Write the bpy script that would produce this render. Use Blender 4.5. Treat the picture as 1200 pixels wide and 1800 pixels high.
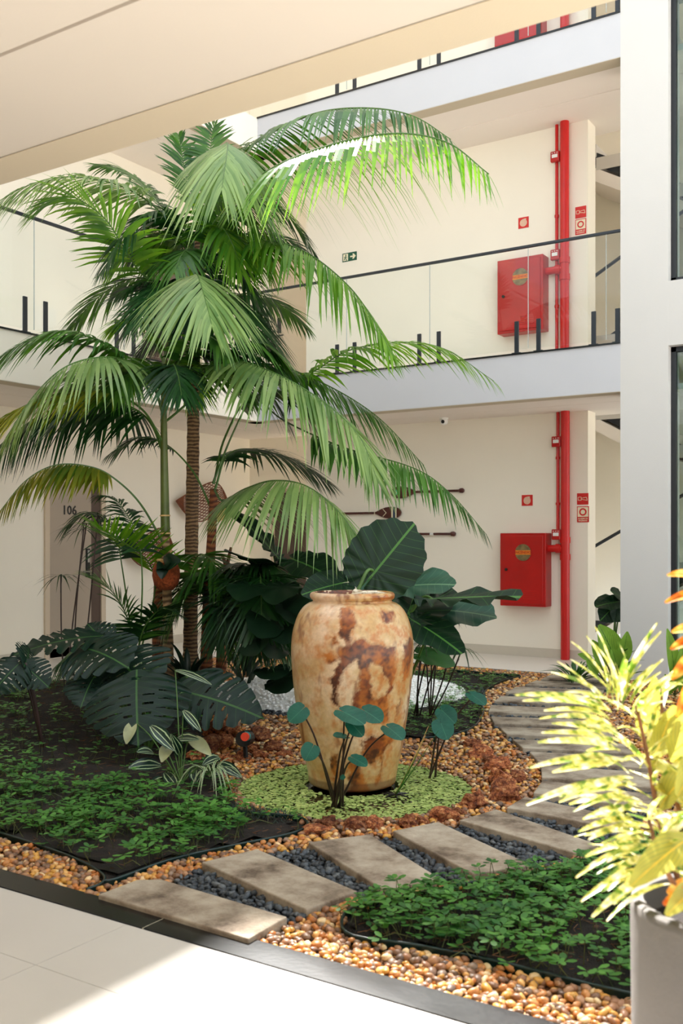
import bpy, bmesh, math, random
from mathutils import Vector, Matrix, noise
for o in list(bpy.data.objects): bpy.data.objects.remove(o)
SC = bpy.context.scene
COL = SC.collection
random.seed(7)
PI = math.pi
# ------------------------------------------------------------------ camera
F, CU, CV, H = 1750.0, 600.0, 950.0, 1.40          # focal (px), principal point (px of 1200x1800), eye height
CA, SA = 0.837, 0.5472                              # camera heading against the building's axes
def ray(u, v):
    r, up = (u - CU) / F, (CV - v) / F
    return Vector((r * CA - SA, r * SA + CA, up))
CAM = Vector((0, 0, H))
def W(u, v, d): return CAM + ray(u, v) * d          # point at depth d
def onZ(u, v, z=0.0):
    q = ray(u, v); return CAM + q * ((z - H) / q.z)
def onY(u, v, Y):
    q = ray(u, v); return CAM + q * (Y / q.y)
def onX(u, v, X):
    q = ray(u, v); return CAM + q * (X / q.x)
def depth_of(p): return -p.x * SA + p.y * CA
def to_px(p):
    d = depth_of(p)
    if d < .05: return None
    return (CU + F * (p.x * CA + p.y * SA) / d, CV - F * (p.z - H) / d, d)
cd = bpy.data.cameras.new('camera'); cam = bpy.data.objects.new('camera', cd); COL.objects.link(cam)
cd.sensor_fit = 'VERTICAL'; cd.sensor_height = 36.0; cd.sensor_width = 24.0
cd.lens = F / 1800 * 36; cd.shift_y = 50 / 1800.0
cam.location = CAM; cam.rotation_euler = (PI / 2, 0, math.atan2(SA, CA))
cd.clip_start = .05; cd.clip_end = 200
cd.dof.use_dof = True; cd.dof.focus_distance = 7.2; cd.dof.aperture_fstop = 4.0
SC.camera = cam
# ------------------------------------------------------------------ light
wd = bpy.data.worlds.new('sky'); SC.world = wd; wd.use_nodes = True
bg = wd.node_tree.nodes['Background']; bg.inputs[0].default_value = (.86, .94, 1.0, 1); bg.inputs[1].default_value = .68
sd = bpy.data.lights.new('sun', 'SUN'); sun = bpy.data.objects.new('sun', sd); COL.objects.link(sun)
sd.energy = 13.0; sd.angle = math.radians(1.2); sd.color = (1, .965, .92)
sun.rotation_euler = Vector((5.65, -7.2, -10.2)).to_track_quat('-Z', 'Y').to_euler(); sun.location = (-8, 14, 16)
vs = SC.view_settings; vs.view_transform = 'Standard'; vs.look = 'None'; vs.gamma = 1; vs.use_curve_mapping = False
vs.exposure = 1.45
SC.cycles.max_bounces = 10; SC.cycles.diffuse_bounces = 6; SC.cycles.transparent_max_bounces = 16
SC.cycles.sample_clamp_indirect = 6
# ------------------------------------------------------------------ materials
def lin(c):
    return tuple((x / 255 / 12.92) if x / 255 <= .04045 else ((x / 255 + .055) / 1.055) ** 2.4 for x in c) + (1,)
class NT:
    def __init__(s, name):
        s.m = bpy.data.materials.new(name); s.m.use_nodes = True; s.t = s.m.node_tree
        s.b = s.t.nodes['Principled BSDF']; s.out = s.t.nodes['Material Output']
    def n(s, typ, **kw):
        x = s.t.nodes.new(typ)
        for k, v in kw.items():
            if hasattr(x, k): setattr(x, k, v)
            else: x.inputs[k].default_value = v
        return x
    def l(s, a, b): s.t.links.new(a, b)
    def noise(s, scale, detail=4, coord='Object', stretch=None, rough=.55):
        tc = s.n('ShaderNodeTexCoord'); nz = s.n('ShaderNodeTexNoise')
        nz.inputs['Scale'].default_value = scale; nz.inputs['Detail'].default_value = detail; nz.inputs['Roughness'].default_value = rough
        src = tc.outputs[coord]
        if stretch:
            mp = s.n('ShaderNodeMapping'); mp.inputs['Scale'].default_value = stretch; s.l(src, mp.inputs[0]); src = mp.outputs[0]
        s.l(src, nz.inputs['Vector']); return nz.outputs['Fac']
    def ramp(s, fac, stops, interp='LINEAR'):
        r = s.n('ShaderNodeValToRGB'); cr = r.color_ramp; cr.interpolation = interp
        while len(cr.elements) < len(stops): cr.elements.new(.5)
        for e, (p, c) in zip(cr.elements, stops): e.position = p; e.color = c
        s.l(fac, r.inputs[0]); return r.outputs[0]
    def bump(s, h, strength=.2, dist=.01):
        b = s.n('ShaderNodeBump'); b.inputs['Strength'].default_value = strength; b.inputs['Distance'].default_value = dist
        s.l(h, b.inputs['Height']); s.l(b.outputs[0], s.b.inputs['Normal'])
def plain(name, c, rough=.6, metal=0, spec=.5, var=.06, scale=6, bump=0, bscale=60):
    k = NT(name); c = lin(c); k.b.inputs['Roughness'].default_value = rough; k.b.inputs['Metallic'].default_value = metal
    k.b.inputs['Specular IOR Level'].default_value = spec
    f = k.noise(scale)
    a = tuple(x * (1 - var) for x in c[:3]) + (1,); b = tuple(min(1, x * (1 + var)) for x in c[:3]) + (1,)
    k.l(k.ramp(f, [(.3, a), (.7, b)]), k.b.inputs['Base Color'])
    if bump: k.bump(k.noise(bscale, 5), bump, .01)
    return k.m
def leafmat(name, c1, c2, trans=.35, rough=.4, scale=3.0, gloss=.5, tcol=None):
    k = NT(name); f = k.noise(scale, 3)
    gi = k.n('ShaderNodeNewGeometry')
    mx = k.n('ShaderNodeMath', operation='MULTIPLY_ADD'); k.l(gi.outputs['Random Per Island'], mx.inputs[0]); mx.inputs[1].default_value = .45; 
    sub = k.n('ShaderNodeMath', operation='MULTIPLY_ADD'); k.l(f, sub.inputs[0]); sub.inputs[1].default_value = .9; sub.inputs[2].default_value = -.2
    k.l(sub.outputs[0], mx.inputs[2])
    col = k.ramp(mx.outputs[0], [(.15, lin(c1)), (.8, lin(c2))])
    k.l(col, k.b.inputs['Base Color']); k.b.inputs['Roughness'].default_value = rough; k.b.inputs['Specular IOR Level'].default_value = gloss
    tr = k.n('ShaderNodeBsdfTranslucent'); mix = k.n('ShaderNodeMixShader'); mix.inputs[0].default_value = trans
    hs = k.n('ShaderNodeHueSaturation'); hs.inputs['Value'].default_value = 1.7; hs.inputs['Saturation'].default_value = 1.1; hs.inputs['Hue'].default_value = .485
    k.l(col, hs.inputs['Color']); k.l(hs.outputs[0], tr.inputs[0])
    k.l(k.b.outputs[0], mix.inputs[1]); k.l(tr.outputs[0], mix.inputs[2]); k.l(mix.outputs[0], k.out.inputs[0])
    return k.m
def veined(name, base, vein, n=7, slope=.75, midw=.018, vw=.08, trans=.2, rough=.4, mottled=None):
    """leaf with procedural midrib and side veins in the leaf's own UV (u along, v across)."""
    k = NT(name); uv = k.n('ShaderNodeUVMap'); sp = k.n('ShaderNodeSeparateXYZ'); k.l(uv.outputs[0], sp.inputs[0])
    ab = k.n('ShaderNodeMath', operation='ABSOLUTE'); k.l(sp.outputs[1], ab.inputs[0])
    m1 = k.n('ShaderNodeMath', operation='LESS_THAN'); k.l(ab.outputs[0], m1.inputs[0]); m1.inputs[1].default_value = midw
    a = k.n('ShaderNodeMath', operation='MULTIPLY_ADD'); k.l(ab.outputs[0], a.inputs[0]); a.inputs[1].default_value = -slope; k.l(sp.outputs[0], a.inputs[2])
    b = k.n('ShaderNodeMath', operation='MULTIPLY'); k.l(a.outputs[0], b.inputs[0]); b.inputs[1].default_value = n
    fr = k.n('ShaderNodeMath', operation='FRACT'); k.l(b.outputs[0], fr.inputs[0])
    m2 = k.n('ShaderNodeMath', operation='LESS_THAN'); k.l(fr.outputs[0], m2.inputs[0]); m2.inputs[1].default_value = vw
    hf = k.n('ShaderNodeMath', operation='MULTIPLY'); k.l(m2.outputs[0], hf.inputs[0]); hf.inputs[1].default_value = .55
    mx = k.n('ShaderNodeMath', operation='MAXIMUM'); k.l(m1.outputs[0], mx.inputs[0]); k.l(hf.outputs[0], mx.inputs[1])
    f = k.noise(9, 3)
    c0 = lin(base); c1 = tuple(x * 1.5 for x in c0[:3]) + (1,)
    base_c = k.ramp(f, [(.3, c0), (.75, c1)])
    mc = k.n('ShaderNodeMix', data_type='RGBA'); k.l(mx.outputs[0], mc.inputs[0]); k.l(base_c, mc.inputs[6]); mc.inputs[7].default_value = lin(vein)
    k.l(mc.outputs[2], k.b.inputs['Base Color']); k.b.inputs['Roughness'].default_value = rough; k.b.inputs['Specular IOR Level'].default_value = .3
    tr = k.n('ShaderNodeBsdfTranslucent'); k.l(mc.outputs[2], tr.inputs[0]); mix = k.n('ShaderNodeMixShader'); mix.inputs[0].default_value = trans
    k.l(k.b.outputs[0], mix.inputs[1]); k.l(tr.outputs[0], mix.inputs[2]); k.l(mix.outputs[0], k.out.inputs[0])
    return k.m
def striped(name, base, light, edge=.62, w=.16, mid=.05):
    """dark leaf with a pale feather band along each half and a pale midrib (v runs -1..1 across)."""
    k = NT(name); uv = k.n('ShaderNodeUVMap'); sp = k.n('ShaderNodeSeparateXYZ'); k.l(uv.outputs[0], sp.inputs[0])
    nz = k.noise(22, 2); ab = k.n('ShaderNodeMath', operation='ABSOLUTE'); k.l(sp.outputs[1], ab.inputs[0])
    j = k.n('ShaderNodeMath', operation='MULTIPLY_ADD'); k.l(nz, j.inputs[0]); j.inputs[1].default_value = .3; k.l(ab.outputs[0], j.inputs[2])
    d = k.n('ShaderNodeMath', operation='SUBTRACT'); k.l(j.outputs[0], d.inputs[0]); d.inputs[1].default_value = edge + .15
    da = k.n('ShaderNodeMath', operation='ABSOLUTE'); k.l(d.outputs[0], da.inputs[0])
    m1 = k.n('ShaderNodeMath', operation='LESS_THAN'); k.l(da.outputs[0], m1.inputs[0]); m1.inputs[1].default_value = w / 2
    m2 = k.n('ShaderNodeMath', operation='LESS_THAN'); k.l(ab.outputs[0], m2.inputs[0]); m2.inputs[1].default_value = mid
    mx = k.n('ShaderNodeMath', operation='MAXIMUM'); k.l(m1.outputs[0], mx.inputs[0]); k.l(m2.outputs[0], mx.inputs[1])
    mc = k.n('ShaderNodeMix', data_type='RGBA'); k.l(mx.outputs[0], mc.inputs[0]); mc.inputs[6].default_value = lin(base); mc.inputs[7].default_value = lin(light)
    k.l(mc.outputs[2], k.b.inputs['Base Color']); k.b.inputs['Roughness'].default_value = .35
    return k.m
def speckled(name, c1, c2, c3, trans=.45, scale=30, rough=.3):
    k = NT(name); f = k.noise(scale, 2, stretch=(1, 1, 1)); col = k.ramp(f, [(.38, lin(c1)), (.52, lin(c2)), (.7, lin(c3))])
    k.l(col, k.b.inputs['Base Color']); k.b.inputs['Roughness'].default_value = rough
    tr = k.n('ShaderNodeBsdfTranslucent'); k.l(col, tr.inputs[0]); mix = k.n('ShaderNodeMixShader'); mix.inputs[0].default_value = trans
    k.l(k.b.outputs[0], mix.inputs[1]); k.l(tr.outputs[0], mix.inputs[2]); k.l(mix.outputs[0], k.out.inputs[0])
    return k.m
def pebblemat(name, stops, rough=.45):
    k = NT(name); g = k.n('ShaderNodeNewGeometry'); oi = k.n('ShaderNodeObjectInfo')
    a = k.n('ShaderNodeMath', operation='ADD'); k.l(g.outputs['Random Per Island'], a.inputs[0]); k.l(oi.outputs['Random'], a.inputs[1])
    fr = k.n('ShaderNodeMath', operation='FRACT'); k.l(a.outputs[0], fr.inputs[0])
    col = k.ramp(fr.outputs[0], [(p, lin(c)) for p, c in stops], 'CONSTANT')
    f = k.noise(55, 3); hs = k.n('ShaderNodeHueSaturation'); mr = k.n('ShaderNodeMapRange'); k.l(f, mr.inputs[0]); mr.inputs[3].default_value = .75; mr.inputs[4].default_value = 1.25
    k.l(mr.outputs[0], hs.inputs['Value']); k.l(col, hs.inputs['Color']); k.l(hs.outputs[0], k.b.inputs['Base Color'])
    k.b.inputs['Roughness'].default_value = rough
    return k.m
def glassmat(name, tint=(.97, .985, .98), refl=1.0, body=.0, ior=1.5):
    k = NT(name); k.t.nodes.remove(k.b); tr = k.n('ShaderNodeBsdfTransparent'); tr.inputs[0].default_value = tint + (1,)
    gl = k.n('ShaderNodeBsdfGlossy'); gl.inputs['Roughness'].default_value = .015; fz = k.n('ShaderNodeFresnel'); fz.inputs[0].default_value = ior
    m = k.n('ShaderNodeMath', operation='MULTIPLY'); gg = k.n('ShaderNodeNewGeometry'); iv = k.n('ShaderNodeMath', operation='SUBTRACT'); iv.inputs[0].default_value = 1; k.l(gg.outputs['Backfacing'], iv.inputs[1]); iw = k.n('ShaderNodeMath', operation='MULTIPLY'); k.l(iv.outputs[0], iw.inputs[0]); iw.inputs[1].default_value = refl; k.l(fz.outputs[0], m.inputs[0]); k.l(iw.outputs[0], m.inputs[1])
    mix = k.n('ShaderNodeMixShader'); k.l(m.outputs[0], mix.inputs[0]); k.l(tr.outputs[0], mix.inputs[1]); k.l(gl.outputs[0], mix.inputs[2])
    k.l(mix.outputs[0], k.out.inputs[0]); return k.m
M = {}
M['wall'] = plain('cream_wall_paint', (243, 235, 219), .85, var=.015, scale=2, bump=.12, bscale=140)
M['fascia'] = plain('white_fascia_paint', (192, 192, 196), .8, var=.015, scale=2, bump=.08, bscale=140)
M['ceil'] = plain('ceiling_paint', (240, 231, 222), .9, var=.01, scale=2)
M['nearceil'] = plain('near_ceiling_darkened', (204, 196, 186), .9, var=.01, scale=2)  # same ceiling paint, darkened to offset strong bounce off the sunlit floor
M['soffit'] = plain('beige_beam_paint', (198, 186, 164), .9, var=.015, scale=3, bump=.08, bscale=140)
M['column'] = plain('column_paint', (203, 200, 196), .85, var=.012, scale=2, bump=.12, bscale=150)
M['baseboard'] = plain('grey_baseboard', (205, 196, 180), .4, var=.02)
M['floor'] = plain('porcelain_floor', (208, 202, 194), .22, var=.025, scale=1.5)
M['galleryfloor'] = plain('gallery_floor', (224, 217, 207), .3, var=.02, scale=1.5)
M['grout'] = plain('grout', (190, 168, 146), .9)
M['granite'] = plain('black_granite', (14, 16, 18), .25, var=.35, scale=70, bump=.04)
M['black'] = plain('black_metal', (26, 32, 40), .35, var=.1)
M['frame'] = plain('black_window_frame', (22, 25, 28), .4, var=.1)
M['red'] = plain('red_enamel', (176, 14, 12), .3, var=.10, scale=4)
M['redpipe'] = plain('red_pipe_paint', (196, 20, 16), .35, var=.05)
M['redsign'] = plain('red_sign_print', (206, 30, 22), .5, var=.02)
M['signcream'] = plain('sign_cream_print', (238, 228, 196), .6, var=.02)
M['greensign'] = plain('green_sign_print', (12, 82, 58), .5, var=.03)
M['white'] = plain('white_plastic', (236, 234, 228), .4, var=.02)
M['dark'] = plain('dark_plastic', (18, 18, 18), .4, var=.1)
M['orangeprint'] = plain('orange_label', (226, 128, 28), .5, var=.03)
M['window_disc'] = plain('inspection_window', (120, 100, 62), .12, var=.5, scale=14)
M['door'] = plain('taupe_door_paint', (170, 155, 138), .55, var=.03, scale=2)
M['doorframe'] = plain('beige_door_frame', (206, 188, 164), .55, var=.02)
M['darkdoor'] = plain('dark_brown_door', (84, 66, 56), .5, var=.08)
M['steel'] = plain('brushed_steel', (170, 170, 168), .3, metal=1, var=.05)
M['concrete'] = plain('planter_concrete', (88, 84, 81), .85, var=.08, scale=5, bump=.15, bscale=50)
M['terracotta'] = plain('terracotta', (160, 82, 52), .8, var=.12)
M['coir'] = plain('coir_fibre', (150, 70, 30), .95, var=.45, scale=50, bump=.8, bscale=70)
M['rock'] = None
M['edging'] = plain('dark_green_edging', (12, 40, 38), .35, var=.1)
M['wicker'] = plain('brown_wicker', (120, 66, 40), .7, var=.3, scale=30)
M['palewood'] = plain('pale_wood', (214, 176, 116), .6, var=.12, scale=14)
M['paddlewood'] = plain('dark_paddle_wood', (76, 30, 22), .35, var=.3, scale=18)
M['bluegrey'] = plain('blue_grey_paint', (50, 66, 84), .5)
M['mint'] = plain('mint_green_paint', (70, 190, 130), .5)
M['olive'] = plain('olive_paint', (150, 140, 60), .5)
M['whitestone'] = plain('white_stone', (226, 214, 190), .7, var=.15, scale=20, bump=.4, bscale=30)
M['glass'] = glassmat('balustrade_glass', refl=.9)
M['pane'] = glassmat('window_glass', tint=(.62, .70, .68), refl=1.6)
M['glassedge'] = plain('glass_edge', (176, 182, 178), .2, var=.02)
M['teal'] = plain('teal_plastic', (20, 130, 130), .4)
M['redorange'] = plain('red_orange_plastic', (222, 66, 40), .4)
M['stem'] = plain('green_stem', (70, 104, 40), .45, var=.2, scale=10)
M['darkstem'] = plain('dark_purple_stem', (52, 34, 30), .45, var=.2, scale=10)
M['brownstem'] = plain('brown_stem', (112, 70, 38), .7, var=.35, scale=20, bump=.4, bscale=40)
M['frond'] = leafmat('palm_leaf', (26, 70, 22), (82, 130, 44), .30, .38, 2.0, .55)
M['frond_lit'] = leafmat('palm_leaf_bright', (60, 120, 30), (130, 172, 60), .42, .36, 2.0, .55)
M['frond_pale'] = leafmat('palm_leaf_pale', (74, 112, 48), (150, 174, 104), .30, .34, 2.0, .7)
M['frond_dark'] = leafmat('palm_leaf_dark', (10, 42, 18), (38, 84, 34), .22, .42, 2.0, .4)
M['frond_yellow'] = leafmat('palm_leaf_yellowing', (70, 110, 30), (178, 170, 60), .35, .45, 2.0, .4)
M['papyrus'] = leafmat('papyrus_blade', (24, 46, 22), (60, 84, 38), .2, .5)
M['monstera'] = veined('monstera_leaf', (8, 32, 22), (56, 94, 44), 9, .5, .012, .04, .10, .45)
M['elephant'] = veined('elephant_ear_leaf', (8, 36, 16), (70, 116, 50), 7, .45, .018, .04, .15, .48)
M['elephant_grey'] = veined('elephant_ear_leaf_grey', (40, 76, 58), (104, 140, 104), 7, .45, .015, .04, .15, .40)
M['taro'] = veined('taro_leaf', (16, 74, 58), (60, 122, 92), 5, .5, .01, .03, .2, .42)
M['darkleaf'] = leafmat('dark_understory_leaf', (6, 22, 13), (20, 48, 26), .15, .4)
M['calathea'] = striped('calathea_leaf', (12, 44, 30), (176, 196, 150))
M['calathea_pale'] = plain('calathea_underside', (150, 152, 112), .5, var=.2, scale=12)
M['spider'] = striped('striped_blade', (60, 104, 52), (196, 200, 160), .85, .5, .0)
M['prayer'] = veined('veined_yellow_green_leaf', (116, 154, 54), (60, 104, 36), 11, .6, .03, .3, .35, .4)
M['lowgreen'] = leafmat('low_green_leaf', (14, 60, 28), (64, 118, 46), .25, .4)
M['cover'] = leafmat('groundcover_leaf', (24, 84, 30), (98, 158, 62), .3, .45)
M['cover_yel'] = leafmat('groundcover_stem', (50, 66, 28), (96, 94, 44), .1, .6)
M['mondo'] = leafmat('dwarf_grass', (14, 36, 34), (46, 74, 60), .1, .5)
M['duckweed'] = leafmat('duckweed', (132, 160, 78), (196, 210, 128), .15, .55, 12)
M['croton'] = speckled('croton_leaf', (96, 128, 36), (216, 208, 110), (252, 250, 226))  # pale stop paints blown-out sun highlights, green stop the shaded side
M['croton_broad'] = veined('croton_broad_leaf', (150, 150, 66), (226, 190, 70), 7, .6, .05, .16, .35, .3)
M['croton_orange'] = speckled('croton_orange_leaf', (190, 90, 20), (226, 150, 40), (244, 214, 110))
M['pebble'] = pebblemat('river_pebble', [(0, (196, 132, 72)), (.13, (150, 104, 70)), (.26, (222, 168, 96)), (.36, (126, 92, 68)), (.5, (206, 150, 64)), (.6, (168, 124, 88)), (.7, (228, 196, 146)), (.78, (186, 112, 48)), (.88, (140, 116, 96)), (.95, (98, 76, 62))])
M['slate'] = pebblemat('dark_slate_chip', [(0, (48, 54, 60)), (.3, (70, 76, 82)), (.55, (36, 40, 44)), (.75, (92, 96, 98)), (.9, (58, 60, 62))], .6)
M['whitegravel'] = pebblemat('white_gravel', [(0, (248, 247, 244)), (.5, (253, 252, 250)), (.8, (240, 239, 235))], .8)
def soilmat():
    k = NT('soil'); f = k.noise(14, 8, rough=.7); f2 = k.noise(160, 4)
    k.l(k.ramp(f, [(.35, lin((20, 15, 12))), (.55, lin((40, 29, 23))), (.75, lin((70, 52, 40)))]), k.b.inputs['Base Color'])
    k.b.inputs['Roughness'].default_value = .95; k.bump(f2, .9, .02); return k.m
M['soil'] = soilmat()
M['sand'] = plain('brown_grit', (120, 84, 52), .95, var=.5, scale=60, bump=.8, bscale=120)
M['grit'] = plain('dark_grit', (40, 42, 44), .95, var=.4, scale=60, bump=.8, bscale=120)
def rockmat():
    k = NT('lava_rock'); f = k.noise(2.2, 10, rough=.8); f2 = k.noise(5, 8, rough=.75)
    k.l(k.ramp(f, [(.36, lin((44, 24, 18))), (.45, lin((122, 62, 36))), (.53, lin((182, 104, 58))), (.62, lin((222, 172, 116)))]), k.b.inputs['Base Color'])
    k.b.inputs['Roughness'].default_value = .95; k.bump(f2, .8, .10)
    oi = k.n('ShaderNodeObjectInfo'); hs = k.n('ShaderNodeHueSaturation'); mr = k.n('ShaderNodeMapRange'); k.l(oi.outputs['Random'], mr.inputs[0]); mr.inputs[3].default_value = .8; mr.inputs[4].default_value = 1.9
    src = k.b.inputs['Base Color'].links[0].from_socket; k.l(mr.outputs[0], hs.inputs['Value']); k.l(src, hs.inputs['Color']); k.l(hs.outputs[0], k.b.inputs['Base Color']); return k.m
M['rock'] = rockmat()
def slabmat():
    k = NT('cast_concrete_slab'); f = k.noise(3.4, 9, rough=.68, stretch=(1, 1, 1)); f2 = k.noise(120, 4)
    oi = k.n('ShaderNodeObjectInfo')
    k.l(k.ramp(f, [(.36, lin((92, 76, 60))), (.45, lin((136, 120, 102))), (.53, lin((160, 146, 127))), (.66, lin((182, 169, 150)))]), k.b.inputs['Base Color'])
    k.b.inputs['Roughness'].default_value = .85; k.bump(f2, .25, .01); return k.m
M['slab'] = slabmat()
def trunkmat(name, c1, c2, c3, sc=16):
    k = NT(name); tc = k.n('ShaderNodeTexCoord'); wv = k.n('ShaderNodeTexWave'); wv.bands_direction = 'Z'; wv.inputs['Scale'].default_value = sc / 6.28
    wv.inputs['Distortion'].default_value = 5; wv.inputs['Detail'].default_value = 4; wv.inputs['Detail Scale'].default_value = 1.2
    k.l(tc.outputs['Object'], wv.inputs[0]); f = k.noise(9, 6, stretch=(1, 1, .3))
    mx = k.n('ShaderNodeMath', operation='MULTIPLY_ADD'); k.l(wv.outputs['Fac'], mx.inputs[0]); mx.inputs[1].default_value = .5
    h = k.n('ShaderNodeMath', operation='MULTIPLY'); k.l(f, h.inputs[0]); h.inputs[1].default_value = .6; k.l(h.outputs[0], mx.inputs[2])
    k.l(k.ramp(mx.outputs[0], [(.2, lin(c1)), (.5, lin(c2)), (.8, lin(c3))]), k.b.inputs['Base Color']); k.b.inputs['Roughness'].default_value = .8
    k.bump(mx.outputs[0], .5, .02); return k.m
M['trunk'] = trunkmat('ringed_palm_trunk', (50, 34, 24), (112, 82, 54), (156, 124, 86), 60)
M['trunk_grey'] = trunkmat('slender_palm_trunk', (64, 50, 36), (128, 100, 68), (170, 138, 98), 40)
M['shaft'] = plain('green_crownshaft', (92, 104, 44), .4, var=.3, scale=5)
M['redtrunk'] = trunkmat('reddish_stem', (50, 26, 16), (120, 62, 32), (150, 90, 50), 40)
M['water'] = plain('dark_pond_water', (30, 22, 14), .05, var=.2)
M['screenwhite'] = plain('label_print', (230, 228, 224), .5)
# ------------------------------------------------------------------ mesh helpers
class MB:
    def __init__(s): s.v = []; s.f = []; s.uv = {}; s.mi = []; s.cur = 0
    def add(s, vs, fs, uvs=None):
        b = len(s.v); s.v += [Vector(x) for x in vs]
        if uvs:
            for i, q in enumerate(uvs): s.uv[b + i] = q
        for f in fs: s.f.append([b + i for i in f]); s.mi.append(s.cur)
    def box(s, lo, hi):
        (x0, y0, z0), (x1, y1, z1) = lo, hi
        s.add([(x0, y0, z0), (x1, y0, z0), (x1, y1, z0), (x0, y1, z0), (x0, y0, z1), (x1, y0, z1), (x1, y1, z1), (x0, y1, z1)],
              [(0, 3, 2, 1), (4, 5, 6, 7), (0, 1, 5, 4), (1, 2, 6, 5), (2, 3, 7, 6), (3, 0, 4, 7)])
    def prism(s, poly, z0, z1):
        n = len(poly); s.add([(p[0], p[1], z0) for p in poly] + [(p[0], p[1], z1) for p in poly],
              [tuple(range(n - 1, -1, -1)), tuple(range(n, 2 * n))] + [(i, (i + 1) % n, n + (i + 1) % n, n + i) for i in range(n)])
    def extrude(s, loop, vec):
        n = len(loop); vec = Vector(vec); a = [Vector(p) for p in loop]
        s.add(a + [p + vec for p in a], [tuple(range(n - 1, -1, -1)), tuple(range(n, 2 * n))] + [(i, (i + 1) % n, n + (i + 1) % n, n + i) for i in range(n)])
    def tube(s, pts, rad, n=8, cap=True):
        pts = [Vector(p) for p in pts]; m = len(pts)
        rads = rad if isinstance(rad, (list, tuple)) else [rad] * m
        vs = []; prev = None
        for i, p in enumerate(pts):
            t = (pts[min(i + 1, m - 1)] - pts[max(i - 1, 0)])
            t = t.normalized() if t.length > 1e-9 else Vector((0, 0, 1))
            if prev is None:
                ref = Vector((0, 0, 1)) if abs(t.z) < .9 else Vector((1, 0, 0)); a = t.cross(ref).normalized()
            else:
                a = prev - t * prev.dot(t); a = a.normalized() if a.length > 1e-6 else t.orthogonal().normalized()
            prev = a; b = t.cross(a)
            for k in range(n):
                an = 2 * PI * k / n; vs.append(p + (a * math.cos(an) + b * math.sin(an)) * rads[i])
        fs = [(i * n + k, i * n + (k + 1) % n, (i + 1) * n + (k + 1) % n, (i + 1) * n + k) for i in range(m - 1) for k in range(n)]
        if cap: fs += [tuple(range(n - 1, -1, -1)), tuple((m - 1) * n + k for k in range(n))]
        s.add(vs, fs)
    def lathe(s, prof, c, n=48, closed=False):
        c = Vector(c); vs = []
        for r, z in prof:
            for k in range(n):
                a = 2 * PI * k / n; vs.append(c + Vector((r * math.cos(a), r * math.sin(a), z)))
        fs = [(i * n + k, i * n + (k + 1) % n, (i + 1) * n + (k + 1) % n, (i + 1) * n + k) for i in range(len(prof) - 1) for k in range(n)]
        s.add(vs, fs)
    def disc(s, c, ax, r, thick=.002, n=28, r2=None):
        """disc/ring facing axis ax; thickness towards ax."""
        c = Vector(c); ax = Vector(ax).normalized(); a = ax.cross(Vector((0, 0, 1))); a = a.normalized() if a.length > .01 else Vector((1, 0, 0)); b = ax.cross(a)
        P = [c + (a * math.cos(2 * PI * k / n) + b * math.sin(2 * PI * k / n)) * r for k in range(n)]
        if r2 is None:
            s.extrude(P, ax * thick)
        else:
            Q = [c + (a * math.cos(2 * PI * k / n) + b * math.sin(2 * PI * k / n)) * r2 for k in range(n)]
            vs = P + Q + [p + ax * thick for p in P] + [p + ax * thick for p in Q]; fs = []
            for k in range(n):
                j = (k + 1) % n
                fs += [(2 * n + k, 2 * n + j, 3 * n + j, 3 * n + k), (k, j, 2 * n + j, 2 * n + k), (n + j, n + k, 3 * n + k, 3 * n + j), (j, k, n + k, n + j)]
            s.add(vs, fs)
    def build(s, name, mat, parent=None, origin=None, smooth=False, bevel=0, solid=0):
        if parent is not None: org = ORG[parent.name]
        elif origin is not None: org = Vector(origin)
        else:
            xs = [v.x for v in s.v]; ys = [v.y for v in s.v]; zs = [v.z for v in s.v]
            org = Vector(((min(xs) + max(xs)) / 2, (min(ys) + max(ys)) / 2, min(zs)))
        me = bpy.data.meshes.new(name); me.from_pydata([v - org for v in s.v], [], s.f)
        mats = mat if isinstance(mat, (list, tuple)) else [mat]
        for m in mats: me.materials.append(m)
        if len(mats) > 1: me.polygons.foreach_set('material_index', s.mi)
        if s.uv:
            ul = me.uv_layers.new(name='UVMap'); g = s.uv
            dat = []
            for lp in me.loops: dat += g.get(lp.vertex_index, (0, 0))
            ul.data.foreach_set('uv', dat)
        if smooth: me.polygons.foreach_set('use_smooth', [True] * len(me.polygons))
        o = bpy.data.objects.new(name, me); COL.objects.link(o)
        if parent is not None: o.parent = parent
        else: o.location = org
        ORG[o.name] = org
        if bevel:
            b = o.modifiers.new('bevel', 'BEVEL'); b.width = bevel; b.segments = 2; b.limit_method = 'ANGLE'
        if solid:
            b = o.modifiers.new('solid', 'SOLIDIFY'); b.thickness = solid
        return o
ORG = {}
def thing(name, label, cat, loc, group=None):
    o = bpy.data.objects.new(name, None); COL.objects.link(o); o.location = loc; o.empty_display_size = .05
    ORG[o.name] = Vector(loc); return tag(o, label, cat, group)
def tag(o, label=None, cat=None, group=None, kind=None):
    if label: o['label'] = label
    if cat: o['category'] = cat
    if group: o['group'] = group
    if kind: o['kind'] = kind
    return o
def struct(o, label=None): return tag(o, label, None, None, 'structure')
def boxo(name, lo, hi, mat, parent=None, bevel=0):
    m = MB(); m.box(lo, hi); return m.build(name, mat, parent, bevel=bevel)
def catmull(pts, n=8):
    P = [Vector(p) for p in pts]
    if len(P) == 2: return [P[0].lerp(P[1], i / n) for i in range(n + 1)]
    P = [P[0] * 2 - P[1]] + P + [P[-1] * 2 - P[-2]]; out = []
    for i in range(1, len(P) - 2):
        a, b, c, d = P[i - 1:i + 3]
        for k in range(n):
            t = k / n; out.append(.5 * ((2 * b) + (c - a) * t + (2 * a - 5 * b + 4 * c - d) * t * t + (3 * b - a - 3 * c + d) * t ** 3))
    out.append(P[-2]); return out
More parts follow.
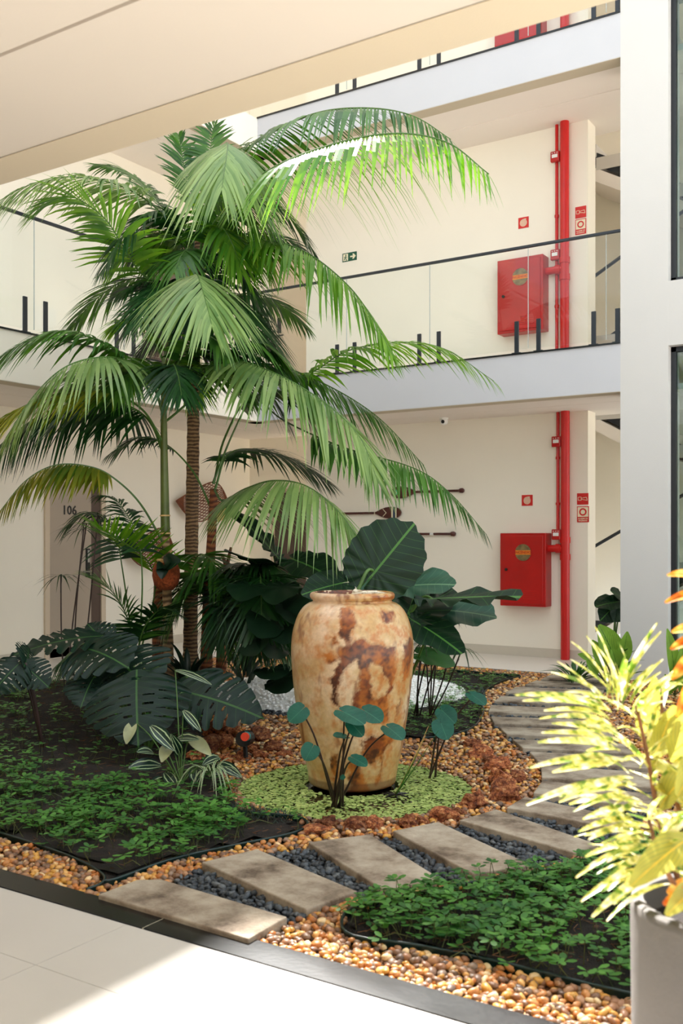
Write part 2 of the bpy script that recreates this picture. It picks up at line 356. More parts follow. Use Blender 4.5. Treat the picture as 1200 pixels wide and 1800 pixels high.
def resample(pts, n):
    L = [0]
    for a, b in zip(pts, pts[1:]): L.append(L[-1] + (b - a).length)
    out = []; j = 0
    for i in range(n + 1):
        s = L[-1] * i / n
        while j < len(L) - 2 and L[j + 1] < s: j += 1
        f = (s - L[j]) / max(1e-9, L[j + 1] - L[j]); out.append(pts[j].lerp(pts[j + 1], min(1, max(0, f))))
    return out, L[-1]
def inpoly(x, y, poly):
    r = False; n = len(poly); j = n - 1
    for i in range(n):
        xi, yi = poly[i][0], poly[i][1]; xj, yj = poly[j][0], poly[j][1]
        if (yi > y) != (yj > y) and x < (xj - xi) * (y - yi) / (yj - yi) + xi: r = not r
        j = i
    return r
def textmesh(s, size, origin, xdir, zdir, depth=.002, align='CENTER'):
    """letters as real flat geometry; returns an MB in world coordinates."""
    cu = bpy.data.curves.new('t', 'FONT'); cu.body = s; cu.size = size; cu.align_x = align; cu.align_y = 'CENTER'; cu.extrude = depth / 2; cu.resolution_u = 2
    cu.offset = size * .012
    ob = bpy.data.objects.new('t', cu); COL.objects.link(ob); dg = bpy.context.evaluated_depsgraph_get(); me = bpy.data.meshes.new_from_object(ob.evaluated_get(dg))
    xd, zd = Vector(xdir).normalized(), Vector(zdir).normalized(); nd = xd.cross(zd); o = Vector(origin)
    mb = MB(); mb.add([o + xd * v.co.x + zd * v.co.y + nd * (v.co.z + depth / 2) for v in me.vertices], [tuple(p.vertices) for p in me.polygons])
    bpy.data.objects.remove(ob); bpy.data.curves.remove(cu); bpy.data.meshes.remove(me); return mb
# ================================================================== THE BUILDING
YF, YW, YE = 10.02, 11.30, 11.78         # far gallery edge, far wall, end wall of the left gallery
XL, XW = -7.83, -9.35                    # left gallery edge, left wall
YK0, YK1 = 2.61, 2.75                    # black kerb of the near gallery
XC = onY(1090, 900, YF).x                # left edge of the white pier
XC2 = onY(1174, 900, YF).x
XEND = onY(1033, 900, YW).x              # end of the far wall at the stairs
XCOR = onY(538, 900, YW).x
Z1, Z2, Z3 = 3.40, 6.80, 10.2
XR = .9                                  # right-hand end of the buildings, pulled in so sun reaches the added bounce floor
# floors
fl = struct(boxo('floor', (-8.0, -1.6, -.2), (XR, YK0, -.006), M['grout']))
XS = [-7.44, -6.24, -5.04, -3.84, -2.64, -1.44, -.24, .88]
for i in range(len(XS) - 1):
    for (a, b) in ((YK0, 2.196), (2.196, .996), (.996, -.204)):
        boxo('floor_tile', (XS[i] + .0015, b + .0015, -.006), (XS[i + 1] - .0015, a - .001, 0), M['floor'], fl)
kb = struct(boxo('kerb', (-7.83, YK0, -.2), (XR, YK1, -.02), M['granite']))
kj = onZ(270, 1624).x
for a, b in ((-7.83, kj - 2.4), (kj - 2.4, kj), (kj, XR)):
    boxo('kerb_stone', (a + .002, YK0 + .002, -.02), (b - .002, YK1, .004), M['granite'], kb)
boxo('kerb_joint', (kj - .004, YK0 + .002, -.02), (kj + .004, YK1 - .001, .003), M['signcream'], kb)
f2 = MB(); f2.box((XW, YF, -.2), (XC, YE, 0)); struct(f2.build('floor_far_gallery', M['galleryfloor']))
struct(boxo('floor_left_gallery', (XW, -1.6, -.2), (XL, YF, 0), M['galleryfloor']))
struct(boxo('floor_stair_hall', (XC, YF + .5, -.2), (XR, 14.6, 0), M['floor']))
struct(boxo('kerb_far', (XL, YF - .06, -.2), (XC, YF - .001, -.004), M['granite']))
struct(boxo('kerb_side', (XL + .001, YK1, -.2), (XL + .06, YF - .06, -.004), M['granite']))
# far wall (three storeys) with the stair opening, end wall, left wall
m = MB(); m.box((XCOR, YW, 0), (XEND, YW + .26, Z3)); struct(m.build('wall_back', M['wall']))
struct(boxo('wall_end', (XW, YE, 0), (XCOR + .01, YE + .2, Z3), M['wall']))
struct(boxo('wall_left', (XW - .25, -1.6, 0), (XW, YE + .2, Z3), M['wall']))
struct(boxo('wall_stair_back', (XCOR, 14.4, 0), (XR, 14.65, Z3), M['wall']))
struct(boxo('wall_behind', (-9.6, -1.85, 0), (XR, -1.6, Z1), M['wall']))
struct(boxo('wall_stair_left', (XEND - 1.3, YW + .26, 0), (XEND - 1.1, 14.4, Z3), M['wall']))
struct(boxo('floor_bounce_added', (XR, -12, -.25), (30, 24, -.02), M['galleryfloor']))  # unseen pale floor, added to bounce sunlight into the galleries
# pier + glazed wall
OP = [(0.0, 3.33), (3.97, 6.9)]
m = MB()
m.box((XC, YF, 0), (XC2, YF + .42, Z3))
m.box((XC2, YF + .001, 3.33), (XR, YF + .42, 3.97)); m.box((XC2, YF + .001, 6.9), (XR, YF + .42, Z3)); m.box((-.4, YF + .001, 0), (XR, YF + .42, Z3))
struct(m.build('wall_pier', M['column']))
for i, (z0, z1) in enumerate(OP):
    fy = YF + .10; w = thing('window_%d' % (i + 1), None, None, (XC2, fy, z0)); struct(w)
    fm = MB(); fm.box((XC2, fy, z0), (XC2 + .05, fy + .06, z1)); fm.box((XC2, fy, z1 - .05), (-.4, fy + .06, z1)); fm.box((XC2, fy, z0), (-.4, fy + .06, z0 + .05)); fm.box((-1.6, fy, z0), (-1.55, fy + .06, z1))
    fm.build('window_frame', M['frame'], w)
    for a, b in ((XC2 + .05, -1.6), (-1.55, -.4)):
        g = MB(); g.box((a, fy + .025, z0 + .05), (b, fy + .033, z1 - .05)); g.build('pane', M['pane'], w)
m = MB(); m.box((XC2 + .06, YF + .5, 3.0), (XR, 14.4, 3.4)); m.box((XC2 + .06, YF + .5, 5.25), (XR, YF + .62, 5.62)); m.box((XC2 + .06, YF + .5, 6.3), (XR, 14.4, 6.8))
struct(m.build('ceiling_glazed_hall', M['ceil']))
# slabs: fascia beams, soffits, gallery slabs, ceilings
def gallery(zb, zt, tagn):
    """one storey of floor slabs around the courtyard, beam bottom zb and floor top zt"""
    m = MB(); m.box((XL, YF, zb + .002), (XC, YF + .16, zt)); m2 = MB(); m2.box((XL - .16, YK1 + .0, zb + .002), (XL, YF + .16, zt)); struct(m2.build('trim_fascia_left_' + tagn, M['wall']))
    if zb < 4: m.box((-8, YK1 - .16, zb + .002), (XR, YK1, zt))
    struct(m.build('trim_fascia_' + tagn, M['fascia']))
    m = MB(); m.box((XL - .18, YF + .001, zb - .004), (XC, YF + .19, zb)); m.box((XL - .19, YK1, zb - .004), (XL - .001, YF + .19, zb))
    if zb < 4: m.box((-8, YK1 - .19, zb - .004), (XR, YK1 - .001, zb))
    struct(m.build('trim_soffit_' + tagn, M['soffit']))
    m = MB(); zc = zb + .002
    for a, b in ((.19, .70), (.715, 1.80)):
        m.box((XL - .19, YF + a, zc), (XC + 1.5 if a < .5 else XC + 1.5, YF + b, zc + .06))
    m.box((XL - .19, YF + .69, zc + .012), (XC + 1.5, YF + .73, zc + .05)); m.box((XL - .73, -1.6, zc + .012), (XL - .69, YE, zc + .05))
    for a, b in ((.19, .70), (.715, 1.6)):
        m.box((XL - b, -1.6, zc), (XL - a, YE, zc + .06))
    struct(m.build('ceiling_' + tagn, M['ceil'])); m = MB()
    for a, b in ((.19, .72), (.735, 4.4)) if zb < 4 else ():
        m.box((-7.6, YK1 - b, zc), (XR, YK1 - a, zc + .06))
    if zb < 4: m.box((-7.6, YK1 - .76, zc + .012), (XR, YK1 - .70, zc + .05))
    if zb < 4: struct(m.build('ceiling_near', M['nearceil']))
    m = MB(); m.box((XL - .16, YF + .16, zc + .08), (XC, YE, zt - .001)); m.box((XW, -1.6, zc + .08), (XL - .16, YE, zt - .001))
    if zb < 4: m.box((-8, -1.6, zc + .08), (XR, YK1 - .16, zt - .001))
    m.box((XC, YF + .43, zc + .08), (XC2 - .1, 12.1, zt - .001))
    struct(m.build('floor_slab_' + tagn, M['galleryfloor']))
gallery(2.915, Z1, 'first'); gallery(6.315, 6.765, 'second')
m = MB(); m.box((-9.6, YF, 9.75), (XR, 14.7, Z3)); m.box((-9.6, -1.85, 9.75), (XL, YF, Z3)); struct(m.build('ceiling_roof', M['ceil']))
# baseboards
m = MB()
for z in (0, Z1):
    m.box((XCOR, YW - .012, z), (XEND, YW, z + .11))
struct(m.build('baseboard_back', M['baseboard']))
m = MB(); m.box((XW, -1.6, 0), (XW + .012, YE, .11)); m.box((XW, -1.6, Z1), (XW + .012, YE, Z1 + .11)); struct(m.build('baseboard_left', M['baseboard']))
# kerb edge strip under the balustrades (dark stone sill)
m = MB(); m.box((XL, YF - .015, Z1), (XC, YF + .10, Z1 + .018)); m.box((XL - .10, YK1, Z1), (XL + .015, YF + .1, Z1 + .018)); m.box((XL, YF - .015, 6.765), (XC, YF + .10, 6.783)); struct(m.build('trim_sill', M['granite']))
# ------------------------------------------------------------------ balustrades
def railing(axis, joints, ends, base, fixed, label, top=1.15, sill=.018):
    p0 = (joints[0], fixed, base) if axis == 'x' else (fixed, joints[0], base)
    t = thing('glass_railing', label, 'railing', p0, 'glass balustrades of the galleries')
    def P(a, off, z): return (a, fixed + off, z) if axis == 'x' else (fixed - off, a, z)
    def bx(mb, a0, a1, o0, o1, z0, z1):
        A, B = P(a0, o0, z0), P(a1, o1, z1); mb.box([min(x, y) for x, y in zip(A, B)], [max(x, y) for x, y in zip(A, B)])
    ed = [ends[0]] + joints + [ends[1]]
    for a, b in zip(ed, ed[1:]):
        g = MB(); bx(g, a + .006, b - .006, .045, .057, base + sill + .045, base + top); o = g.build('glass_panel', M['glass'], t)
    for j in joints:
        g = MB(); bx(g, j - .003, j + .003, .047, .055, base + sill + .05, base + top); g.build('panel_joint', M['glassedge'], t)
        for k in (-.125, .125):
            g = MB(); bx(g, j + k - .024, j + k + .024, .022, .042, base + sill, base + .37); po = g.build('post', M['black'], t, bevel=.003)
            g = MB(); bx(g, j + k - .05, j + k + .05, .01, .09, base + sill, base + sill + .012); g.build('base_plate', M['black'], po)
    g = MB(); bx(g, ends[0], ends[1], .035, .067, base + top, base + top + .03); g.build('handrail', M['black'], t, bevel=.004)
    return t
jx = [onY(u, 600, YF + .05).x for u in (1065, 928, 755)]; st = jx[1] - jx[2]
jx = [jx[0], jx[1], jx[2]]
while jx[-1] - 1.16 > XL + .3: jx.append(jx[-1] - 1.13)
jx = sorted(jx)
railing('x', jx, (XL + .02, XC), Z1, YF, 'glass balustrade of the upper gallery on the red hydrant side')
jy = [onX(u, 450, XL - .05).y for u in (60, 218)]; st = jy[1] - jy[0]
jy = [jy[0] - st, jy[0], jy[1]] + [jy[1] + st * k for k in range(1, 3) if jy[1] + st * k < YF - .2]
railing('y', jy, (3.0, YF + .05), Z1, XL, 'glass balustrade of the upper gallery behind the palm, on the left')
railing('x', jx, (XL + .02, XC), 6.765, YF, 'topmost glass balustrade just under the ceiling beam')
# ------------------------------------------------------------------ stairs
def stairs(z0, z1, label, n=9):
    xa, xb = XEND - .9, XC + 1.3; zm = (z0 + z1) / 2
    t = thing('staircase', label, 'staircase', (xa, 13.2, z0))
    def flight(y0, y1, za, zb, xs, xe):
        for i in range(n):
            zz = za + (zb - za) * (i + 1) / n; x0 = xs + (xe - xs) * i / n; x1 = xs + (xe - xs) * (i + 1) / n
            g = MB(); g.box((min(x0, x1), y0, zz - .17), (max(x0, x1), y1, zz)); g.build('step', M['floor'], t)
        g = MB(); g.extrude([(xs, y0 + .001, za - .14), (xe, y0 + .001, zb - .14), (xe, y0 + .001, zb - .32), (xs, y0 + .001, za - .32)], (0, y1 - y0 - .002, 0)); g.build('soffit_slab', M['ceil'], t)
        g = MB(); g.tube([(xs, y0 + .03, za + .95), (xe, y0 + .03, zb + .95)], .022, 6); g.build('handrail', M['black'], t)
        g = MB(); g.extrude([(xs, y0 + .02, za - .1), (xe, y0 + .02, zb - .1), (xe, y0 + .02, zb + .08), (xs, y0 + .02, za + .08)], (0, .015, 0)); g.build('stringer', M['black'], t)
    flight(12.2, 13.15, z0, zm, xa, xb); flight(13.25, 14.35, zm, z1, xb, xa)
    g = MB(); g.box((xb, 12.2, zm - .2), (xb + 1.0, 14.35, zm)); g.build('landing', M['floor'], t)
stairs(0, Z1, 'lower flight of stairs behind the white pier on the ground floor')
stairs(Z1, Z2, 'upper flight of stairs with black handrails seen through the balustrade')
# ------------------------------------------------------------------ doors
def door(name, y0, y1, z0, X, matd, matf, number=None):
    """recessed door in the left wall (plane X, facing +X)"""
    t = thing(name, None, None, (X, y0, z0)); struct(t)
    m = MB(); m.box((X + .001, y0 - .07, z0), (X + .03, y0, z0 + 2.17)); m.box((X + .001, y1, z0), (X + .03, y1 + .07, z0 + 2.17)); m.box((X + .001, y0, z0 + 2.10), (X + .03, y1, z0 + 2.17))
    m.build('door_frame', matf, t, bevel=.004)
    l = MB(); l.box((X + .002, y0, z0 + .005), (X + .012, y1 - .16, z0 + 2.10)); lo = l.build('door_leaf', matd, t)
    s = MB(); s.box((X + .002, y1 - .16, z0), (X + .008, y1, z0 + 2.10)); s.build('side_panel', M['darkdoor'], t)
    h = MB(); h.box((X + .012, y1 - .25, z0 + .95), (X + .03, y1 - .19, z0 + 1.30)); ho = h.build('lock_plate', M['dark'], lo)
    h = MB(); h.tube([(X + .03, y1 - .22, z0 + 1.02), (X + .075, y1 - .22, z0 + 1.02), (X + .075, y1 - .34, z0 + 1.02)], .010, 8); h.build('handle', M['steel'], lo)
    h = MB(); h.box((X + .03, y1 - .235, z0 + 1.13), (X + .036, y1 - .205, z0 + 1.28)); h.build('keypad', M['steel'], lo)
    if number:
        q = textmesh(number, .155, (X + .012, (y0 + y1 - .16) / 2 - .02, z0 + 1.76), (0, 1, 0), (0, 0, 1), .006); q.build('door_number', M['dark'], lo)
    return t
dY0 = onX(85, 1000, XW).y; dY1 = onX(176, 1000, XW).y
door('door_1', dY0, dY1, 0, XW, M['door'], M['doorframe'], '106')
door('door_2', onX(258, 500, XW).y, onX(258, 500, XW).y + 1.0, Z1, XW, M['darkdoor'], M['doorframe'])
def enddoor(name, x0, x1, z0, matd):
    t = thing(name, None, None, (x0, YE, z0)); struct(t)
    m = MB(); m.box((x0 - .06, YE - .03, z0), (x0, YE - .001, z0 + 2.16)); m.box((x1, YE - .03, z0), (x1 + .06, YE - .001, z0 + 2.16)); m.box((x0, YE - .03, z0 + 2.1), (x1, YE - .001, z0 + 2.16)); m.build('door_frame', M['doorframe'], t)
    l = MB(); l.box((x0, YE - .02, z0 + .005), (x1, YE - .002, z0 + 2.1)); lo = l.build('door_leaf', matd, t)
    h = MB(); h.box((x0 + .06, YE - .034, z0 + 1.05), (x0 + .12, YE - .02, z0 + 1.27)); h.build('lock_plate', M['dark'], lo)
    h = MB(); h.tube([(x0 + .09, YE - .03, z0 + 1.0), (x0 + .09, YE - .08, z0 + 1.0), (x0 + .2, YE - .08, z0 + 1.0)], .01, 8); h.build('handle', M['dark'], lo)
xe0 = onY(484, 600, YE).x; xe1 = onY(532, 600, YE).x + .2
enddoor('door_3', xe0, min(xe1, XCOR - .08), Z1, M['doorframe']); enddoor('door_4', xe0, min(xe1, XCOR - .08), 0, M['darkdoor'])
# ------------------------------------------------------------------ fire equipment on the far wall
def hydrant(v0, v1, u0, u1, where, pipe_u, small_u, zf, zc):
    """cabinet with its left/right pixel edges on its front plane"""
    yf = YW - .20; x0 = onY(u0, v0, yf).x; x1 = onY(u1, v0, yf).x; zt = onY((u0 + u1) / 2, v0, yf).z; zb = onY((u0 + u1) / 2, v1, yf).z; zt += 0
    t = thing('fire_hydrant_cabinet', 'red metal fire hydrant cabinet with round window ' + where, 'cabinet', (x0, YW, zb))
    m = MB(); m.box((x0, yf + .012, zb), (x1, YW - .001, zt)); m.build('body', M['red'], t, bevel=.006)
    d = MB(); d.box((x0 + .03, yf, zb + .03), (x1 - .03, yf + .014, zt - .03)); do = d.build('door', M['red'], t, bevel=.005)
    cx = x0 + (x1 - x0) * .52; cz = zb + (zt - zb) * .735; r = (zt - zb) * .115
    g = MB(); g.disc((cx, yf - .0005, cz), (0, -1, 0), r, .003, 36); g.build('inspection_window', M['window_disc'], do)
    g = MB(); g.disc((cx, yf - .0005, cz), (0, -1, 0), r * 1.06, .005, 36, r); g.build('window_rim', M['red'], do)
    g = MB(); g.box((cx - r * .96, yf - .005, cz - r * .26), (cx + r * .96, yf - .0035, cz + r * .26)); g.build('label_band', M['orangeprint'], do)
    q = textmesh('INCÊNDIO', r * .42, (cx, yf - .005, cz), (1, 0, 0), (0, 0, 1), .002); q.build('lettering', M['red'], do)
    g = MB(); g.disc((x0 + .085, yf, zb + (zt - zb) * .5), (0, -1, 0), .018, .012, 14); g.build('latch', M['dark'], do)
    for k in range(5):
        g = MB(); zz = zb + (zt - zb) * (.10 + .026 * k); g.box((cx + .0, yf - .006, zz), (cx + .16, yf + .002, zz + .010)); g.build('vent_louvre', M['redpipe'], do)
    # riser
    px = onY(pipe_u, 800, YW - .08).x; sx = onY(small_u, 800, YW - .05).x; zt2 = zb + (zt - zb) * .79
    t = thing('fire_riser_pipe', 'thick red fire riser pipe beside the cabinet ' + where, 'pipe', (px, YW - .08, zf))
    m = MB(); m.tube([(px, YW - .08, zf + .001), (px, YW - .08, zc)], .052, 16); m.build('riser', M['redpipe'], t, smooth=False)
    for zz in (zt2 - .10, zt2 + .10):
        m = MB(); m.tube([(px, YW - .08, zz - .035), (px, YW - .08, zz + .035)], .062, 16); m.build('coupling', M['redpipe'], t)
    m = MB(); m.tube([(px, YW - .08, zt2), (x1 - .002, YW - .08, zt2)], .044, 14); m.build('branch_pipe', M['redpipe'], t)
    m = MB(); m.tube([(px - .11, YW - .08, zt2), (px - .05, YW - .08, zt2)], .056, 14); m.build('branch_coupling', M['redpipe'], t)
    m = MB(); m.disc((x1 + .002, YW - .08, zt2), (1, 0, 0), .03, .02, 12); m.build('flange', M['redpipe'], t)
    return px, sx
def conduit(where, sx, z0, z1, zboxes, label):
    t = thing('alarm_conduit', label, 'conduit', (sx, YW - .05, z0))
    m = MB(); m.tube([(sx, YW - .045, z0), (sx, YW - .045, z1)], .019, 10); m.build('conduit_tube', M['redpipe'], t)
    for f in (.25, .62):
        m = MB(); zz = z0 + (z1 - z0) * f; m.tube([(sx, YW - .045, zz - .015), (sx, YW - .045, zz + .015)], .027, 10); m.build('clip', M['redpipe'], t)
    for nm, zb, lab in zboxes:
        b = thing(nm, lab, 'alarm box', (sx, YW - .07, zb))
        m = MB(); m.box((sx - .055, YW - .115, zb), (sx + .055, YW - .066, zb + .125)); bo = m.build('housing', M['red'], b, bevel=.01)
        m = MB(); m.box((sx - .035, YW - .118, zb + .045), (sx + .035, YW - .114, zb + .085)); m.build('label_plate', M['screenwhite'], b)
        for k in (-.03, 0, .03):
            m = MB(); m.box((sx + k - .006, YW - .119, zb + .098), (sx + k + .006, YW - .114, zb + .106)); m.build('indicator', M['screenwhite'], b)
    return t
def zat(u, v, y=YW): return onY(u, v, y).z
px1, sx1 = hydrant(937, 1066, 878, 958, 'on the ground floor wall', 993, 980, 0, 2.93)
px2, sx2 = hydrant(452, 583, 873, 953, 'on the upper floor wall behind the balustrade', 992, 978, Z1, 6.33)
hydrant_top = hydrant(-20, 95, 868, 950, 'on the topmost floor just under the beam', 992, 978, Z2, 9.7)
conduit('g', sx1, zat(980, 940), 2.93, [('call_point', zat(980, 949), 'small red alarm call point above the ground floor cabinet pipe'), ('junction_box', zat(978, 787), 'red junction box high on the ground floor wall by the riser')], 'thin red alarm conduit on the ground floor wall')
conduit('u', sx2, Z1 + .05, 6.33, [('call_point', zat(978, 461), 'small red alarm call point behind the upper balustrade'), ('junction_box', zat(977, 290), 'red junction box high on the upper floor wall by the riser')], 'thin red alarm conduit on the upper floor wall')
def sign(name, u0, v0, u1, v1, label, kind):
    y = YW - .001; a = onY(u0, v0, y); b = onY(u1, v0, y); x0, x1 = a.x, b.x; c = onY((u0 + u1) / 2, (v0 + v1) / 2, y); hh = (v1 - v0) / F * depth_of(c); z0, z1 = c.z - hh / 2, c.z + hh / 2
    t = thing(name, label, 'sign', (x0, y, z0)); w = x1 - x0; h = z1 - z0; cx = (x0 + x1) / 2; cz = (z0 + z1) / 2; s = min(w, h)
    yy = y - .006
    if kind == 'hose':
        m = MB(); m.box((x0, yy, z0), (x1, y, z1)); m.build('plate', M['redsign'], t)
        m = MB()
        for r in (.34, .26, .18, .10): m.disc((cx, yy, cz - .02 * s), (0, -1, 0), s * r, .002, 28, s * (r - .045))
        m.disc((cx, yy, cz - .02 * s), (0, -1, 0), s * .03, .002, 12); m.box((cx, yy - .002, cz + .28 * s), (cx + .28 * s, yy, cz + .34 * s)); m.build('hose_symbol', M['signcream'], t)
    elif kind == 'horn':
        m = MB(); m.box((x0, yy, z0), (x1, y, z1)); m.build('plate', M['redsign'], t)
        m = MB(); e = s * .045
        q = [(-.40, -.12), (-.40, .16), (-.12, .16), (-.12, -.12)]
        for (ax, az), (bx_, bz) in zip(q, q[1:] + q[:1]): m.tube([(cx + ax * w, yy, cz + az * h), (cx + bx_ * w, yy, cz + bz * h)], e / 2, 4)
        q = [(-.12, .06), (.34, .14), (.40, -.14), (-.12, -.02)]
        for (ax, az), (bx_, bz) in zip(q, q[1:] + q[:1]): m.tube([(cx + ax * w, yy, cz + az * h), (cx + bx_ * w, yy, cz + bz * h)], e / 2, 4)
        m.build('horn_symbol', M['signcream'], t)
    elif kind == 'alarm':
        m = MB(); m.box((x0, yy, z0), (x1, y, z1)); m.build('plate', M['redsign'], t)
        m = MB(); m.box((x0 + .06 * w, yy - .001, z0 + .34 * h), (x1 - .06 * w, yy, z1 - .05 * h)); m.build('panel', M['signcream'], t)
        m = MB(); m.disc((cx, yy - .001, z0 + .645 * h), (0, -1, 0), w * .31, .002, 28, w * .19); m.build('button_symbol', M['redsign'], t)
        q = textmesh('ALARME DE', w * .155, (cx, yy, z0 + .225 * h), (1, 0, 0), (0, 0, 1), .002); q.build('lettering', M['signcream'], t)
        q = textmesh('INCÊNDIO', w * .155, (cx, yy, z0 + .10 * h), (1, 0, 0), (0, 0, 1), .002); q.build('lettering', M['signcream'], t)
    elif kind == 'exit':
        m = MB(); m.box((x0, yy, z0), (x1, y, z1)); m.build('plate', M['greensign'], t)
        m = MB(); X = lambda f: x0 + w * f; Zz = lambda f: z0 + h * f
        m.extrude([(X(.55), yy - .001, Zz(.42)), (X(.75), yy - .001, Zz(.42)), (X(.70), yy - .001, Zz(.2)), (X(.80), yy - .001, Zz(.2)), (X(.94), yy - .001, Zz(.5)), (X(.80), yy - .001, Zz(.8)), (X(.70), yy - .001, Zz(.8)), (X(.75), yy - .001, Zz(.58)), (X(.55), yy - .001, Zz(.58))], (0, .001, 0))
        m.build('arrow', M['signcream'], t)
        m = MB(); m.box((X(.06), yy - .001, Zz(.1)), (X(.40), yy, Zz(.9))); m.build('doorway_symbol', M['signcream'], t)
        m = MB(); m.disc((X(.25), yy - .001, Zz(.74)), (0, -1, 0), h * .09, .001, 12); m.tube([(X(.25), yy - .001, Zz(.62)), (X(.20), yy - .001, Zz(.4)), (X(.30), yy - .001, Zz(.28)), (X(.30), yy - .001, Zz(.12))], h * .05, 5); m.tube([(X(.20), yy - .001, Zz(.4)), (X(.12), yy - .001, Zz(.2))], h * .05, 5)
        m.tube([(X(.12), yy - .001, Zz(.5)), (X(.22), yy - .001, Zz(.58)), (X(.34), yy - .001, Zz(.48))], h * .04, 5); m.build('running_figure', M['greensign'], t)
sign('fire_hose_sign', 917, 870, 936, 889, 'square red hose reel sign on the ground floor wall', 'hose')
sign('alarm_horn_sign', 1014, 867, 1034, 887, 'red alarm horn sign on the ground floor wall', 'horn')
sign('fire_alarm_sign', 1014, 890, 1035, 918, 'red framed fire alarm button sign on the ground floor wall', 'alarm')
sign('fire_hose_sign', 911, 382, 929, 401, 'square red hose reel sign on the upper floor wall', 'hose')
sign('alarm_horn_sign', 1011, 363, 1030, 383, 'red alarm horn sign on the upper floor wall', 'horn')
sign('fire_alarm_sign', 1011, 385, 1030, 412, 'red framed fire alarm button sign on the upper floor wall', 'alarm')
sign('exit_sign', 602, 444, 627, 459, 'green exit sign with arrow on the upper floor wall', 'exit')
# dome camera under the gallery
c = onY(780, 742, 11.0); c.z = 2.93
t = thing('security_camera', 'small white security camera under the gallery ceiling', 'camera', c)
m = MB(); m.lathe([(.0, 0), (.055, 0), (.055, -.03), (.0, -.03)], c, 20); m.build('mount', M['white'], t, smooth=False)
m = MB(); m.lathe([(.0, -.03), (.045, -.03), (.05, -.06), (.04, -.09), (.0, -.105)], c, 20); b = m.build('camera_body', M['white'], t, smooth=True)
m = MB(); m.disc(c + Vector((.01, -.047, -.065)), (.1, -1, -.3), .022, .006, 14); m.build('lens', M['dark'], b)
# paddles
def paddle(u0, v0, u1, blade_first, label, bands, blen=.36, bw=.085):
    y = YW - .03; a = onY(u0, v0, y); L = onY(u1, v0, y).x - a.x; z = a.z; x = lambda f: a.x + L * f
    t = thing('wall_paddle', label, 'paddle', (a.x, YW, z), 'wooden paddles hung on the wall')
    s = 1 if blade_first else -1; xt = a.x if blade_first else a.x + L          # blade tip
    X = lambda d: xt + s * d
    prof = [(0, .0), (.012, .45), (.04, .75), (.09, .95), (.15, 1), (.22, .9), (.29, .6), (.34, .3), (.37, .16)]
    prof = [(p * blen / .36, w * bw) for p, w in prof]
    up = [(X(p), y - .012, z + w) for p, w in prof]; dn = [(X(p), y - .012, z - w) for p, w in reversed(prof[1:])]
    m = MB(); m.extrude(up + dn, (0, .024, 0)); bl = m.build('blade', M['paddlewood'], t)
    m = MB(); m.tube([(X(.36 * blen / .36), y, z), (X(L - .06), y, z)], .016, 10); m.build('shaft', M['paddlewood'], t)
    m = MB(); m.tube([(X(L - .07), y, z), (X(L - .05), y, z), (X(L - .02), y, z), (X(L), y, z)], [.016, .03, .032, .02], 10); m.build('grip', M['paddlewood'], t)
    for (p0, p1, mat) in bands:
        def wat(p):
            for (a0, w0), (a1, w1) in zip(prof, prof[1:]):
                if a0 <= p <= a1: return w0 + (w1 - w0) * (p - a0) / (a1 - a0)
            return .018
        m = MB(); m.extrude([(X(p0), y - .015, z + wat(p0)), (X(p1), y - .015, z + wat(p1)), (X(p1), y - .015, z - wat(p1)), (X(p0), y - .015, z - wat(p0))], (0, .002, 0)); m.build('painted_band', M[mat], bl)
    return t, X, y, z, bl
pt = paddle(687, 866, 815, True, 'dark paddle with a green chevron, highest of three on the wall', [(.20, .225, 'olive'), (.225, .24, 'signcream')], .36, .078)
def chev(pt, p0, p1, h, mat, w=.014):
    t, X, y, z, bl = pt; m = MB()
    m.extrude([(X(p0), y - .016, z + h), (X(p0 + w), y - .016, z + h), (X(p1 + w), y - .016, z), (X(p0 + w), y - .016, z - h), (X(p0), y - .016, z - h), (X(p1), y - .016, z)], (0, .003, 0)); m.build('chevron', M[mat], bl)
chev(pt, .04, .10, .058, 'mint', .022); chev(pt, .03, .09, .06, 'signcream', .007)
pt = paddle(588, 903, 705, False, 'dark paddle with white and blue bands, middle of three on the wall', [(.065, .08, 'signcream'), (.085, .115, 'bluegrey'), (.12, .14, 'signcream'), (.39, .405, 'signcream')], .38, .078)
chev(pt, .265, .215, .048, 'signcream', .010)
paddle(660, 939, 800, True, 'dark paddle with a white shaft ring, lowest of three on the wall', [], .36, .075)
m = MB(); q = onY(759, 939, YW - .03); m.tube([(q.x - .025, q.y, q.z), (q.x + .025, q.y, q.z)], .0185, 10)
m.build('shaft_ring', M['white'], bpy.data.objects['wall_paddle.002'])
